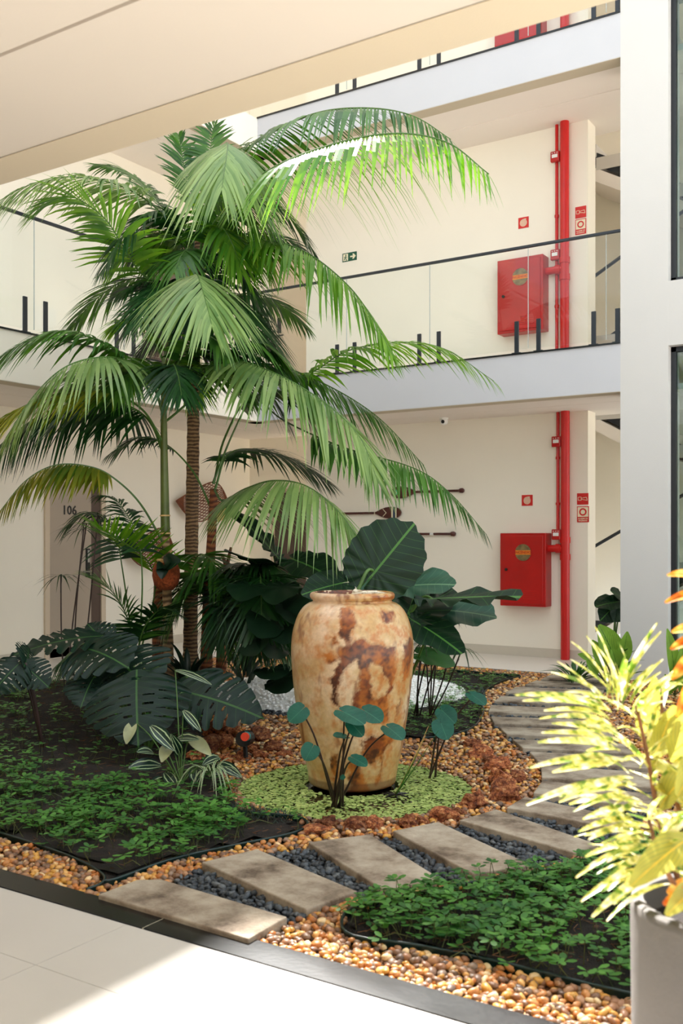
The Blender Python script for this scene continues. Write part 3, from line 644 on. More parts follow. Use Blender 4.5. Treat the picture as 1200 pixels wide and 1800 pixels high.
# woven fish on the left wall
def wovenfish(u, v, label, L=1.1, hgt=.50, flip=1):
    c = onX(u, v, XW + .05); t = thing('woven_fish', label, 'wall decoration', c, 'woven fish on the left wall')
    def S(a, b):  # a along -1..1, b across
        wv = (1 - abs(a) ** 2.2) ; return c + Vector((.05 + .07 * (1 - a * a), a * L * .5, (b * wv * hgt * .5) * (1.0) + .06 * math.sin(a * 3)))
    m = MB()
    for k in range(-11, 12):
        for sg in (1, -1):
            pts = []
            for i in range(15):
                a = -1 + 2 * i / 14; b = k / 6 + sg * a * .9
                if abs(b) <= 1: pts.append(S(a, b))
            if len(pts) > 1: m.tube(pts, .006, 4)
    m.tube([S(-1 + 2 * i / 20, 1) for i in range(21)], .009, 5); m.tube([S(-1 + 2 * i / 20, -1) for i in range(21)], .009, 5)
    m.build('woven_body', M['wicker'], t)
    m = MB(); m.tube([(XW, c.y, c.z + .02), (XW + .12, c.y, c.z + .02)], .006, 5); m.build('wall_hook', M['dark'], t)
    m = MB(); y = c.y + flip * L * .36; z = c.z - .14
    m.extrude([(c.x + .03, y - .10, z + .16), (c.x + .03, y + .10, z + .10), (c.x + .03, y + .12, z - .06), (c.x + .03, y - .05, z - .14), (c.x + .03, y - .13, z)], (.02, 0, 0)); m.build('wooden_head', M['palewood'], t)
    m = MB(); m.tube([(c.x + .04, y + .10 + .09 * math.cos(a), z + .0 + .09 * math.sin(a)) for a in [i * PI / 8 for i in range(17)]], .008, 5); m.build('fin_ring', M['wicker'], t)
wovenfish(352, 882, 'brown woven fish high on the left wall behind the trunks'); wovenfish(258, 962, 'brown woven fish low on the left wall near the door', .9, .44)
# ================================================================== THE GARDEN
ZG = -.02
def wz(pts, z=0.0): return [onZ(u, v, z) for u, v in pts]
# slabs of the path: far-left, far-right, near-right, near-left (pixels on the ground)
SL = [[(172, 1572), (240, 1546), (284, 1545), (505, 1611), (437, 1650)],
      [(354, 1515), (452, 1492), (628, 1566), (538, 1598)],
      [(541, 1480), (650, 1466), (776, 1545), (675, 1564)],
      [(690, 1460), (770, 1444), (934, 1520), (832, 1536)],
      [(807, 1441), (872, 1422), (1052, 1484), (1012, 1499)],
      [(890, 1419), (922, 1400), (1125, 1443), (1096, 1458)],
      [(937, 1393), (953, 1371), (1150, 1396), (1136, 1420)],
      [(952, 1366), (950, 1344), (1148, 1358), (1154, 1385)],
      [(944, 1337), (930, 1321), (1125, 1330), (1140, 1350)],
      [(918, 1314), (900, 1299), (1095, 1307), (1114, 1324)],
      [(890, 1290), (876, 1277), (1068, 1284), (1086, 1299)],
      [(868, 1271), (862, 1259), (1048, 1265), (1058, 1279)],
      [(858, 1251), (862, 1239), (1040, 1246), (1043, 1259)],
      [(868, 1232), (880, 1223), (1050, 1229), (1044, 1240)],
      [(888, 1217), (906, 1207), (1062, 1213), (1053, 1223)],
      [(922, 1203), (941, 1196), (1080, 1201), (1070, 1208)],
      [(950, 1194), (966, 1186), (1096, 1190), (1088, 1196)]]
ZS = .022
SLW = [wz(q, ZS) for q in SL]
lft = [q[0] for q in SLW] ; 
leftside = []; rightside = []
for q in SLW:
    leftside += [q[0], q[1]]; rightside += [q[-1], q[-2]] if len(q) == 4 else [q[-1], q[-2]]
leftside[1] = SLW[0][2]
PATH = leftside + rightside[::-1]
KB = YK1 + .0
# beds (pixel outlines on the ground)
LB_px = [(-260, 1400), (0, 1468), (60, 1487), (120, 1508), (165, 1530), (184, 1546), (205, 1549), (300, 1515), (400, 1492), (480, 1476), (525, 1464), (541, 1452), (526, 1440), (470, 1434), (420, 1420), (400, 1380), (380, 1330), (360, 1290), (380, 1250), (400, 1232), (330, 1200), (240, 1188), (150, 1200), (60, 1216), (0, 1226), (-260, 1266)]
RB_px = [(600, 1630), (606, 1642), (630, 1653), (720, 1665), (800, 1680), (900, 1702), (1000, 1727), (1110, 1753), (1260, 1790), (1340, 1700), (1300, 1560), (1240, 1480), (1150, 1482), (1050, 1508), (950, 1536), (880, 1546), (800, 1561), (720, 1577), (650, 1592), (608, 1608)]
FB_px = [(730, 1182), (800, 1180), (870, 1186), (915, 1188), (880, 1199), (855, 1214), (846, 1235), (850, 1252), (835, 1277), (800, 1292), (740, 1300), (660, 1290), (640, 1260), (700, 1230)]
LB, RB, FB = wz(LB_px), wz(RB_px), wz(FB_px)
WCEN = Vector((-.05 * CA - 9.3 * SA, -.05 * SA + 9.3 * CA)); WR = 1.22
PC = onZ(624, 1382); PC = Vector((PC.x, PC.y)); PR = .665
VC = Vector((onZ(619, 1376).x, onZ(619, 1376).y, 0))
# ground
struct(boxo('ground', (XL + .06, YK1, -.3), (XR, YF - .06, ZG - .012), M['sand']))
def grid_bed(name, poly, top, z_edge, mat, step=.09, mound=.0, mc=None, label=None):
    xs = [p.x for p in poly]; ys = [p.y for p in poly]; bm = bmesh.new()
    lo = (max(min(xs), XL + .07), max(min(ys), YK1 + .005)); hi = (min(max(xs), 2.5), min(max(ys), YF - .07)); vs = {}
    nx = int((hi[0] - lo[0]) / step) + 1; ny = int((hi[1] - lo[1]) / step) + 1
    def hgt(x, y):
        h = top + .018 * noise.noise((x * 5, y * 5, 1)) + .012 * noise.noise((x * 14, y * 14, 3))
        if mound and mc: h += mound * math.exp(-((x - mc[0]) ** 2 + (y - mc[1]) ** 2) / mc[2] ** 2)
        return h
    for i in range(nx + 1):
        for j in range(ny + 1):
            x = lo[0] + i * step; y = lo[1] + j * step
            if inpoly(x, y, poly): vs[i, j] = bm.verts.new((x, y, hgt(x, y)))
    for i in range(nx):
        for j in range(ny):
            k = [(i, j), (i + 1, j), (i + 1, j + 1), (i, j + 1)]
            if all(q in vs for q in k): bm.faces.new([vs[q] for q in k])
    # skirt to the outline
    me = bpy.data.meshes.new(name); bm.to_mesh(me); bm.free(); me.materials.append(mat)
    me.polygons.foreach_set('use_smooth', [True] * len(me.polygons))
    o = bpy.data.objects.new(name, me); COL.objects.link(o); struct(o, label); ORG[o.name] = Vector((0, 0, 0))
    b = MB(); b.add([(p.x, p.y, top - .012) for p in poly], [tuple(range(len(poly)))]); b.build('bed_base', mat, o)
    return o, hgt
MC = W(300, 1185, 8.8); 
LBo, LBh = grid_bed('soil_bed', LB, .0, ZG, M['soil'], .08, .20, (MC.x, MC.y, 1.3))
RBo, RBh = grid_bed('soil_bed', RB, .0, ZG, M['soil'], .05)
FBo, FBh = grid_bed('soil_bed', FB, .0, ZG, M['soil'], .08)
def edging(pts_px, label, closed=False):
    P = resample(catmull([onZ(u, v, .0) for u, v in pts_px], 8), 70)[0]; m = MB(); n = len(P)
    vs = []; 
    for i, p in enumerate(P):
        t = (P[min(i + 1, n - 1)] - P[max(i - 1, 0)]).normalized(); s = Vector((-t.y, t.x, 0))
        for a, z in ((-.003, -.05), (-.003, .008), (-.006, .012), (0, .017), (.006, .012), (.003, .008), (.003, -.05)): vs.append(p + s * a + Vector((0, 0, z)))
    fs = [(i * 7 + k, i * 7 + k + 1, (i + 1) * 7 + k + 1, (i + 1) * 7 + k) for i in range(n - 1) for k in range(6)]
    m.add(vs, fs); o = m.build('garden_edging', M['edging'], smooth=True); tag(o, label, 'edging', 'green lawn edging strips')
edging([(-100, 1440), (0, 1468), (60, 1487), (120, 1508), (165, 1530), (184, 1546), (176, 1558), (152, 1568)], 'dark green edging curving round the small left pebble patch by the kerb')
edging([(182, 1553), (205, 1549), (300, 1515), (400, 1492), (480, 1476), (525, 1464), (541, 1452), (526, 1440), (470, 1434), (410, 1428)], 'dark green edging between the left soil bed and the path')
edging([(1110, 1753), (1000, 1727), (900, 1702), (800, 1680), (720, 1665), (630, 1653), (606, 1642), (600, 1628), (608, 1608), (650, 1592), (720, 1577), (800, 1561), (880, 1546), (950, 1536), (1050, 1508), (1150, 1482), (1230, 1465)], 'dark green edging around the front right clover bed')
edging([(730, 1182), (800, 1180), (870, 1186), (915, 1189), (880, 1199), (855, 1214), (846, 1235), (850, 1252), (835, 1277), (800, 1292), (740, 1300)], 'dark green edging around the far bed behind the vase')
edging([(-60, 1238), (0, 1227), (60, 1216), (150, 1200), (240, 1188)], 'dark green edging along the back of the left bed')
# path base and slabs
m = MB(); m.add([(p.x, p.y, ZG - .004) for p in PATH], [tuple(range(len(PATH)))]); pathb = struct(m.build('garden_path', M['grit'], origin=(0, 0, 0)))
for q in SLW:
    m = MB(); m.prism([(p.x, p.y) for p in q][::-1], -.04, ZS); m.build('paving_slab', M['slab'], pathb, bevel=.006)
# pond
m = MB(); m.prism([(PC.x + PR * math.cos(2 * PI * k / 48), PC.y + PR * math.sin(2 * PI * k / 48)) for k in range(48)], -.06, -.015)
pond = tag(m.build('pond', M['water']), 'small round pond of dark water around the vase', 'pond')
rnd = random.Random(3); m = MB(); 
def vase_hole(x, y, r): return (x - VC.x) ** 2 + (y - VC.y) ** 2 < r * r
cnt = 0
bare = [onZ(660, 1412), onZ(600, 1422), onZ(560, 1402), onZ(700, 1402)]
while cnt < 8000:
    a = rnd.random() * 2 * PI; r = PR * math.sqrt(rnd.random()); x, y = PC.x + r * math.cos(a), PC.y + r * math.sin(a)
    if vase_hole(x, y, .27): continue
    b = min(math.hypot((x - p.x), (y - p.y)) for p in bare)
    if b < .11 and rnd.random() < .85 - b * 4: continue
    s = rnd.uniform(.007, .0125); z = -.012 + rnd.uniform(0, .006); a0 = rnd.random() * 6; tx, ty = rnd.uniform(-.25, .25), rnd.uniform(-.25, .25)
    m.add([(x + s * math.cos(a0 + k * PI / 3), y + s * math.sin(a0 + k * PI / 3), z + s * (tx * math.cos(a0 + k * PI / 3) + ty * math.sin(a0 + k * PI / 3))) for k in range(6)], [tuple(range(6))]); cnt += 1
tag(m.build('duckweed', M['duckweed']), 'pale green duckweed floating around the vase', 'duckweed', kind='stuff')
# white gravel mound
def wh(x, y):
    d = math.hypot(x - WCEN.x, y - WCEN.y) / WR; return .0 + .15 * max(0, 1 - d * d)
m = MB(); R, N = 10, 48
for i in range(R + 1):
    for k in range(N):
        r = WR * i / R; a = 2 * PI * k / N; x, y = WCEN.x + r * math.cos(a), WCEN.y + r * math.sin(a); m.v.append(Vector((x, y, wh(x, y) - .01)))
for i in range(R):
    for k in range(N): m.f.append([i * N + k, i * N + (k + 1) % N, (i + 1) * N + (k + 1) % N, (i + 1) * N + k]); m.mi.append(0)
struct(m.build('gravel_mound', plain('white_grit', (236, 234, 230), .9, var=.06, scale=60, bump=.6, bscale=90), smooth=True))
# ------------------------------------------------------------------ pebbles
def unit_pebble(seed, seg=7, rings=4, ang=False):
    r = random.Random(seed); vs = []; fs = []; ax = (1, r.uniform(.65, .9), r.uniform(.45, .65))
    vs.append((0, 0, -ax[2]))
    for i in range(1, rings):
        t = PI * i / rings
        for k in range(seg):
            a = 2 * PI * (k + .5 * (i % 2)) / seg; j = 1 + r.uniform(-.12, .12) * (2.2 if ang else 1)
            vs.append((math.sin(t) * math.cos(a) * ax[0] * j, math.sin(t) * math.sin(a) * ax[1] * j, -math.cos(t) * ax[2] * j))
    vs.append((0, 0, ax[2])); n = len(vs)
    fs += [(0, 1 + (k + 1) % seg, 1 + k) for k in range(seg)]
    for i in range(rings - 2):
        for k in range(seg):
            a, b = 1 + i * seg + k, 1 + i * seg + (k + 1) % seg; fs.append((a, b, b + seg, a + seg))
    fs += [(n - 1, n - 1 - seg + k, n - 1 - seg + (k + 1) % seg) for k in range(seg)]
    return [Vector(v) for v in vs], fs
PEB = [unit_pebble(i) for i in range(7)]; CHIP = [unit_pebble(20 + i, 5, 3, True) for i in range(7)]; FARP = [unit_pebble(40 + i, 5, 3) for i in range(4)]
slabpoly = [[(p.x, p.y) for p in q] for q in SLW]
LBp, RBp, FBp, PAp = [[(p.x, p.y) for p in q] for q in (LB, RB, FB, PATH)]
def classify(x, y):
    if math.hypot(x - PC.x, y - PC.y) < PR - .005: return 'pond'
    if inpoly(x, y, PAp):
        for q in slabpoly:
            if inpoly(x, y, q): return 'slab'
        return 'slate'
    if inpoly(x, y, RBp): return 'soil'
    dw = math.hypot(x - WCEN.x, y - WCEN.y)
    if dw < WR - .02: return 'white'
    if dw < WR + .16 and x > WCEN.x: return 'slate'
    if inpoly(x, y, LBp) or inpoly(x, y, FBp): return 'soil'
    return 'pebble'
rnd = random.Random(11); items = {'pebble': [], 'slate': [], 'white': []}
y = YK1 + .012
while y < YF - .07:
    x = XL + .07
    while x < .9:
        d = -x * SA + y * CA
        st = .024 if d < 4.6 else (.028 if d < 6.5 else .036)
        px, py = x + rnd.uniform(-.5, .5) * st, max(y + rnd.uniform(-.5, .5) * st, YK1 + .012); q = to_px(Vector((px, py, 0)))
        if q and -40 < q[0] < 1240 and q[1] < 1840:
            k = classify(px, py)
            if k in items: items[k].append((px, py, q[2], q[0], q[1]))
        x += st
    y += .024 if True else 0
# thin far rows (row pitch is the near one)
for k in items: items[k] = [t for t in items[k] if t[2] < 4.6 or rnd.random() < (.86 if t[2] < 6.5 else .66)]
def place(src, s, px, py, z, rnd, flat=1.0):
    vs, fs = src; e = Matrix.Rotation(rnd.random() * 6.28, 3, 'Z') @ Matrix.Rotation(rnd.uniform(-.5, .5), 3, 'X') @ Matrix.Rotation(rnd.uniform(-.5, .5), 3, 'Y')
    return [(e @ v) * s + Vector((px, py, z)) for v in vs], fs
gravel = struct(boxo('gravel_bed', (XL + .07, YK1 + .001, ZG - .012), (.9, YF - .07, ZG - .006), M['sand']))
def scatter(kind, srcs, far, mat, parent, smin, smax, base, n_ind, name, stuffname):
    L = sorted(items[kind], key=lambda t: t[2]); rnd2 = random.Random(5)
    vis = [t for t in L if t[3] < 1112 and t[4] < 1800 and t[3] > 0]
    ind = set(id(t) for t in vis[:n_ind]); meshes = []
    for i, (vs, fs) in enumerate(srcs):
        me = bpy.data.meshes.new(name); me.from_pydata(vs, [], fs); me.materials.append(mat); me.polygons.foreach_set('use_smooth', [True] * len(me.polygons)); meshes.append(me)
    mb = MB()
    for t in L:
        s = rnd2.uniform(smin, smax) * (1 if t[2] < 6.5 else 1.2); z = base + rnd2.uniform(-.004, .012)
        if id(t) in ind:
            o = bpy.data.objects.new(name, rnd2.choice(meshes)); COL.objects.link(o); o.parent = parent; o.location = Vector((t[0], t[1], z)) - ORG[parent.name]
            o.rotation_euler = (rnd2.uniform(-.5, .5), rnd2.uniform(-.5, .5), rnd2.random() * 6.28); o.scale = (s * rnd2.uniform(.9, 1.2), s * rnd2.uniform(.8, 1.05), s * rnd2.uniform(.8, 1.1))
        else:
            vs, fs = place(rnd2.choice(srcs if t[2] < 5.5 else far), s, t[0], t[1], z, rnd2); mb.add(vs, fs)
    o = mb.build(stuffname, mat, parent, smooth=True); tag(o, kind='stuff')
scatter('pebble', PEB, FARP, M['pebble'], gravel, .014, .024, ZG + .008, 300, 'pebble', 'pebbles')
scatter('slate', CHIP, CHIP, M['slate'], pathb, .013, .024, ZG + .006, 300, 'slate_chip', 'slate_chips')
mb = MB(); rnd2 = random.Random(9)
for t in items['white']:
    if rnd2.random() < .75:
        vs, fs = place(rnd2.choice(FARP), rnd2.uniform(.010, .02), t[0], t[1], wh(t[0], t[1]), rnd2); mb.add(vs, fs)
tag(mb.build('white_gravel', M['whitegravel'], smooth=False), 'low round mound of bright white gravel behind the vase', 'gravel', kind='stuff')
# ------------------------------------------------------------------ lava rocks
def rockmesh(seed):
    bm = bmesh.new(); bmesh.ops.create_icosphere(bm, subdivisions=3, radius=1); r = random.Random(seed); off = Vector((r.random() * 50, r.random() * 50, 0))
    for v in bm.verts:
        p = v.co.copy(); n = noise.noise(p * 1.1 + off) * .5 + noise.noise(p * 2.4 + off) * .34 + noise.noise(p * 5 + off) * .16
        v.co = p * (1 + n); v.co.z *= .8
    me = bpy.data.meshes.new('lava_rock'); bm.to_mesh(me); bm.free(); me.materials.append(M['rock']); return me
RM = [rockmesh(i) for i in range(6)]
def rock(u, v, w, asp, zc, group, label, name='lava_rock'):
    p = onZ(u, v, zc); s = w / F * depth_of(p) / 2 * .86; o = bpy.data.objects.new(name, random.choice(RM)); COL.objects.link(o)
    o.location = (p.x, p.y, s * asp * .55 - .02 if zc < .05 else zc); o.scale = (s, s * .85, s * asp); o.rotation_euler = (0, 0, random.random() * 6.28); tag(o, label, 'rock', group)
ORD = ['leftmost', 'second from the left', 'third from the left', 'fourth from the left', 'fifth from the left', 'sixth from the left', 'seventh from the left', 'eighth from the left', 'ninth from the left', 'tenth from the left', 'eleventh from the left', 'twelfth from the left', 'thirteenth from the left', 'rightmost']
for i, (u, v, w, a) in enumerate([(578, 1440, 52, .8), (625, 1443, 50, .9), (658, 1440, 46, .8), (716, 1440, 48, .95), (742, 1434, 34, .8), (778, 1428, 56, .9), (806, 1420, 36, .8)]):
    rock(u, v, w, a, .03, 'rocks at the front of the pond', 'rough brown lava rock in the row fronting the pond, ' + (ORD[i] if i < 6 else 'rightmost'))
rock(556, 1452, 62, .5, .02, 'rocks at the front of the pond', 'smooth reddish flat stone at the front left of the pond', 'flat_stone')
for i, (u, v, w, a) in enumerate(sorted([(836, 1402, 52, 1), (885, 1390, 60, 1.1), (880, 1365, 54, 1), (908, 1358, 40, .9), (872, 1340, 54, .9), (846, 1318, 48, .9), (862, 1330, 40, .8), (832, 1300, 34, .8), (900, 1380, 36, .9)])):
    rock(u, v, w, a, .04, 'rocks right of the pond', 'rusty lava rock heaped between pond and path, ' + (ORD[i] if i < 8 else 'rightmost'))
for i, (u, v, w, a, z) in enumerate(sorted([(376, 1285, 46, 1, .08), (388, 1268, 44, 1, .16), (366, 1308, 50, .9, .05), (394, 1303, 40, .9, .06), (458, 1290, 46, .8, .10), (425, 1328, 36, .8, .02), (398, 1330, 34, .8, .02), (459, 1324, 34, .8, .02), (480, 1308, 44, .8, .04), (500, 1322, 36, .7, .02), (410, 1285, 36, .9, .10), (345, 1322, 46, .8, .04), (440, 1308, 40, .8, .04), (405, 1395, 26, .8, .01)])):
    rock(u, v, w, a, z, 'rocks left of the vase', 'reddish lava rock heaped left of the vase, ' + ORD[i])
# garden spotlight
c = W(430, 1298, 6.35); t = thing('garden_spotlight', 'small black garden spotlight with teal and orange ring among the rocks', 'spotlight', c)
m = MB(); m.tube([c + Vector((.01, 0, -.12)), c + Vector((0, 0, -.02))], .015, 8); m.build('stake', M['dark'], t)
dv = (Vector((.35, -.9, .1))).normalized(); m = MB(); m.tube([c - dv * .08, c - dv * .06, c + dv * .04], [.03, .05, .05], 14); m.build('housing', M['dark'], t)
m = MB(); m.tube([c + dv * .04 + Vector((.03, 0, .02)), c + dv * .06 + Vector((.03, 0, .02))], .030, 14); m.build('teal_ring', M['teal'], t)
m = MB(); m.tube([c + dv * .06 + Vector((.03, 0, .02)), c + dv * .08 + Vector((.03, 0, .02))], .027, 14); m.build('orange_ring', M['redorange'], t)
# ------------------------------------------------------------------ vase
def build_vase():
    prof = [(0, .0), (.225, 0), (.250, .015), (.256, .06), (.272, .14), (.288, .21), (.308, .33), (.327, .46), (.343, .60), (.352, .72), (.353, .79), (.347, .86), (.333, .92), (.312, .975), (.285, 1.015), (.255, 1.038), (.232, 1.047), (.228, 1.056), (.238, 1.064), (.244, 1.076), (.244, 1.09), (.236, 1.100), (.224, 1.103), (.214, 1.096), (.210, 1.07), (.215, 1.03)]
    P = catmull([Vector((r, 0, z)) for r, z in prof[1:]], 5); P = [(p.x, p.z) for p in P]
    # refine along z
    pr = []
    for (r0, z0), (r1, z1) in zip(P, P[1:]):
        k = max(1, int(math.hypot(r1 - r0, z1 - z0) / .006))
        for i in range(k): pr.append((r0 + (r1 - r0) * i / k, z0 + (z1 - z0) * i / k))
    pr.append(P[-1]); N = 340; m = MB(); m.lathe(pr, VC, N); m.add([VC + Vector((0, 0, .001))], [])
    t = thing('vase', 'tall glazed earthenware jar with rust stains standing in the duckweed pond', 'vase', VC)
    o = m.build('jar_body', None, t, smooth=True); me = o.data
    stains = [[(440, 240), (520, 235), (530, 330), (505, 430), (440, 430), (432, 330)],
      [(440, 490), (560, 425), (700, 470), (790, 480), (798, 620), (778, 720), (742, 790), (752, 900), (742, 965), (600, 935), (520, 905), (440, 880), (400, 810), (402, 740), (388, 650), (430, 590)],
      [(840, 480), (905, 435), (918, 520), (885, 650), (845, 720), (820, 660)], [(590, 1060), (770, 1005), (782, 1080), (725, 1150), (640, 1225), (565, 1180)],
      [(470, 1400), (560, 1290), (640, 1400), (810, 1380), (790, 1470), (300, 1470), (240, 1400)], [(490, 1150), (560, 1200), (600, 1330), (500, 1330)], [(370, 1190), (440, 1130), (430, 1280), (410, 1340)],
      [(640, 165), (795, 165), (795, 198), (640, 198)], [(690, 1170), (720, 1160), (700, 1340), (660, 1360), (690, 1280)], [(350, 520), (400, 510), (425, 545), (385, 570), (350, 550)], [(395, 410), (420, 405), (420, 470), (400, 465)], [(815, 810), (828, 812), (822, 900), (800, 970), (792, 965), (808, 890)],
      [(700, 240), (770, 260), (775, 330), (720, 330)], [(860, 1080), (880, 900), (905, 820), (900, 700), (870, 900), (820, 1250)]]
    holes = [[(440, 855), (425, 760), (450, 650), (520, 565), (560, 550), (560, 620), (545, 720), (515, 800), (505, 890)], [(632, 700), (622, 600), (640, 565), (690, 600), (742, 690), (725, 775), (665, 800), (645, 760)], [(610, 880), (640, 850), (660, 860), (620, 920)], [(660, 880), (700, 875), (700, 915), (660, 920)]]
    SB = [(q, (min(a[0] for a in q), max(a[0] for a in q), min(a[1] for a in q), max(a[1] for a in q))) for q in stains]
    cream, tan, ochre, rust, dark, pink = [Vector(lin(c)[:3]) for c in ((212, 188, 148), (186, 148, 94), (180, 106, 40), (122, 62, 28), (70, 36, 24), (214, 184, 158))]
    ca = me.color_attributes.new('glaze', 'FLOAT_COLOR', 'POINT'); buf = []
    rt = Vector((CA, SA, 0)); fw = Vector((-SA, CA, 0))
    for v in me.vertices:
        p = v.co; lx = p.x * CA + p.y * SA; ly = -p.x * SA + p.y * CA; front = ly < .02
        n1 = noise.fractal(p * 5, .6, 2, 4); n2 = noise.fractal(p * 16 + Vector((7, 3, 1)), .6, 2, 4); n3 = noise.noise(p * 60)
        w = Vector((lx, ly, p.z)); cxp = (600 + (lx) * 304 + 19 - 480) * 3.75; cyp = (950 + (1.4 - p.z) * 304 - 1000) * 3.75
        cxp += n2 * 22 + n3 * 5; cyp += noise.noise(p * 20 + Vector((1, 9, 2))) * 22
        side = lx / .35
        c = tan.lerp(cream, max(0, min(1, .45 + n1 * .8 + .3 * (.2 - abs(side + .3)))))
        c = c.lerp(pink, max(0, min(.8, (.55 - abs(side + .45)) * 1.2 * max(0, min(1, (p.z - .45) * 3)) + n1 * .3)))
        c = c.lerp(ochre, max(0, min(.75, (n2 + .05) * 1.4 * (.35 + .5 * (side + 1) / 2) + .35 * max(0, abs(side) - .75))))
        c = c.lerp(rust, max(0, min(.8, (noise.fractal(Vector((p.x * 9, p.y * 9, p.z * 4)) + Vector((4, 4, 4)), .7, 2, 4) - .38) * 2.2)))
        if front:
            ins = 0
            for ox, oy in ((-7, -5), (7, -5), (0, 7)):
                if any(bb[0] < cxp + ox < bb[1] and bb[2] < cyp + oy < bb[3] and inpoly(cxp + ox, cyp + oy, q) for q, bb in SB) and not any(inpoly(cxp + ox, cyp + oy, q) for q in holes): ins += 1 / 3
            if ins: c0_ = c; c = rust.lerp(dark, max(0, min(1, .45 + n2 * 1.6))).lerp(ochre, max(0, min(.85, .25 - n1 * 1.3 + n3 * .5))); c = c0_.lerp(c, ins)
        else:
            if n1 > .12: c = rust.lerp(dark, max(0, min(1, .5 + n2)))
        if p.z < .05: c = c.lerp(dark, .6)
        buf += [c.x, c.y, c.z, 1]
    ca.data.foreach_set('color', buf)
    k = NT('rust_stained_glaze'); at = k.n('ShaderNodeAttribute'); at.attribute_name = 'glaze'
    f = k.noise(55, 5); hs = k.n('ShaderNodeHueSaturation'); mr = k.n('ShaderNodeMapRange'); k.l(f, mr.inputs[0]); mr.inputs[3].default_value = .75; mr.inputs[4].default_value = 1.25
    k.l(mr.outputs[0], hs.inputs['Value']); k.l(at.outputs['Color'], hs.inputs['Color']); k.l(hs.outputs[0], k.b.inputs['Base Color'])
    k.b.inputs['Roughness'].default_value = .28; k.bump(k.noise(30, 4), .12, .01); me.materials.clear(); me.materials.append(k.m)
    m = MB(); m.disc(VC + Vector((0, 0, 1.05)), (0, 0, 1), .214, .004, 40); m.build('soil_fill', M['sand'], t)
    return t
build_vase()
for i, (du, dz, s) in enumerate([(634, 0, .052), (650, .004, .042), (622, -.004, .034), (664, 0, .036)]):
    p = W(du, 1037, 5.72); o = bpy.data.objects.new('white_stone', RM[i].copy()); o.data.materials[0] = M['whitestone']; COL.objects.link(o)
    o.location = (p.x, p.y, 1.085 + dz); o.scale = (s * 1.2, s, s * .75); o.rotation_euler = (0, 0, i); tag(o, ('largest pale lumpy stone in the mouth of the tall jar', 'pale stone right of the largest one in the jar mouth', 'leftmost small pale stone in the mouth of the tall jar', 'rightmost small pale stone in the mouth of the tall jar')[i], 'stone', 'pale stones in the jar mouth')
# ================================================================== PLANTS
def leaflet_strip(mb, p0, d, nrm, L, w, droop, seg=4, prof=None):
    """tapered blade starting at p0 along d, bending down"""
    prof = prof or [.35, 1, .85, .5, .04]
    side = d.cross(nrm); side = side.normalized() if side.length > 1e-6 else d.orthogonal().normalized()
    vs = []; 
    for i in range(seg + 1):
        t = i / seg; c = p0 + d * (L * t) + Vector((0, 0, -1)) * (droop * L * t * t); ww = w * prof[i] * .5
        vs += [c - side * ww, c + side * ww]
    mb.add(vs, [(2 * i, 2 * i + 1, 2 * i + 3, 2 * i + 2) for i in range(seg)])
def frond(parent, pts, mat, Lm=.55, n=38, droop=.35, wid=.036, t0=.18, vee=.25, fwd=(.42, 1.12), rnd=None, stem='stem', rr=.011, name='frond', ragged=.08, side_scale=(1, 1), hang=.25):
    rnd = rnd or random
    n = int(n * 1.4); wid *= 1.12; C, L = resample(catmull(pts, 10), 60); mb = MB(); m2 = len(C)
    mb.cur = 1; mb.tube(C, [rr * (1 - .8 * i / (m2 - 1)) for i in range(m2)], 5); mb.cur = 0
    for i in range(n):
        t = t0 + (1 - t0) * (i + .5) / n; fi = t * (m2 - 1); a = min(int(fi), m2 - 2); p = C[a].lerp(C[a + 1], fi - a)
        T = (C[min(a + 2, m2 - 1)] - C[max(a - 1, 0)]).normalized()
        S = T.cross(Vector((0, 0, 1))); 
        if S.length < .25: S = T.cross(Vector((.4, -.9, .2)))
        S.normalize(); N = S.cross(T).normalized()
        s = (t - t0) / (1 - t0); ll = Lm * (.45 + .75 * math.sin(PI * min(1, s * .8 + .14))) * (1 - .45 * s ** 3) / 1.1
        f = fwd[0] + (fwd[1] - fwd[0]) * s
        for sg, sc in ((1, side_scale[0]), (-1, side_scale[1])):
            if rnd.random() < .03 * ragged / .08: continue
            d = (S * sg * math.cos(f) + T * math.sin(f) + N * (vee + rnd.uniform(-.06, .06)) + Vector((0, 0, -hang))).normalized()
            d = (d + Vector((rnd.uniform(-1, 1), rnd.uniform(-1, 1), rnd.uniform(-1, 1))) * ragged).normalized()
            leaflet_strip(mb, p, d, N, ll * sc * rnd.uniform(.88, 1.08), wid * rnd.uniform(.85, 1.15) * (1 - .35 * s), droop * rnd.uniform(.7, 1.3))
    return mb.build(name, [mat, M[stem] if isinstance(stem, str) else stem], parent, smooth=False)
def FW(lst): return [W(*p) for p in lst]
# ---- tall palm with ringed trunk
A0 = W(334, 1180, 8.9); A0.z = LBh(A0.x, A0.y) - .02
PA = thing('tall_palm', 'tallest palm with a thick ringed brown trunk and big arching fronds', 'palm tree', A0)
tp = resample(catmull([A0, W(336, 1000, 8.9), W(339, 800, 8.9), W(341, 640, 8.9), W(348, 520, 8.88), W(352, 400, 8.85)], 10), 90)[0]
m = MB(); m.tube(tp, [(.064 - .020 * i / 90) * (1.07 if i % 3 == 0 else 1.0) + (.05 * max(0, 1 - i / 5)) for i in range(91)], 14); m.build('trunk', M['trunk'], PA, smooth=True)
m = MB(); m.tube(tp[66:] + [W(354, 340, 8.85)], [.046 - .026 * i / 25 for i in range(26)], 10); m.build('crownshaft', M['brownstem'], PA, smooth=True)
fr = random.Random(21)
def AF(pts, mat='frond', **k): return frond(PA, FW(pts), M[mat], rnd=fr, **k)
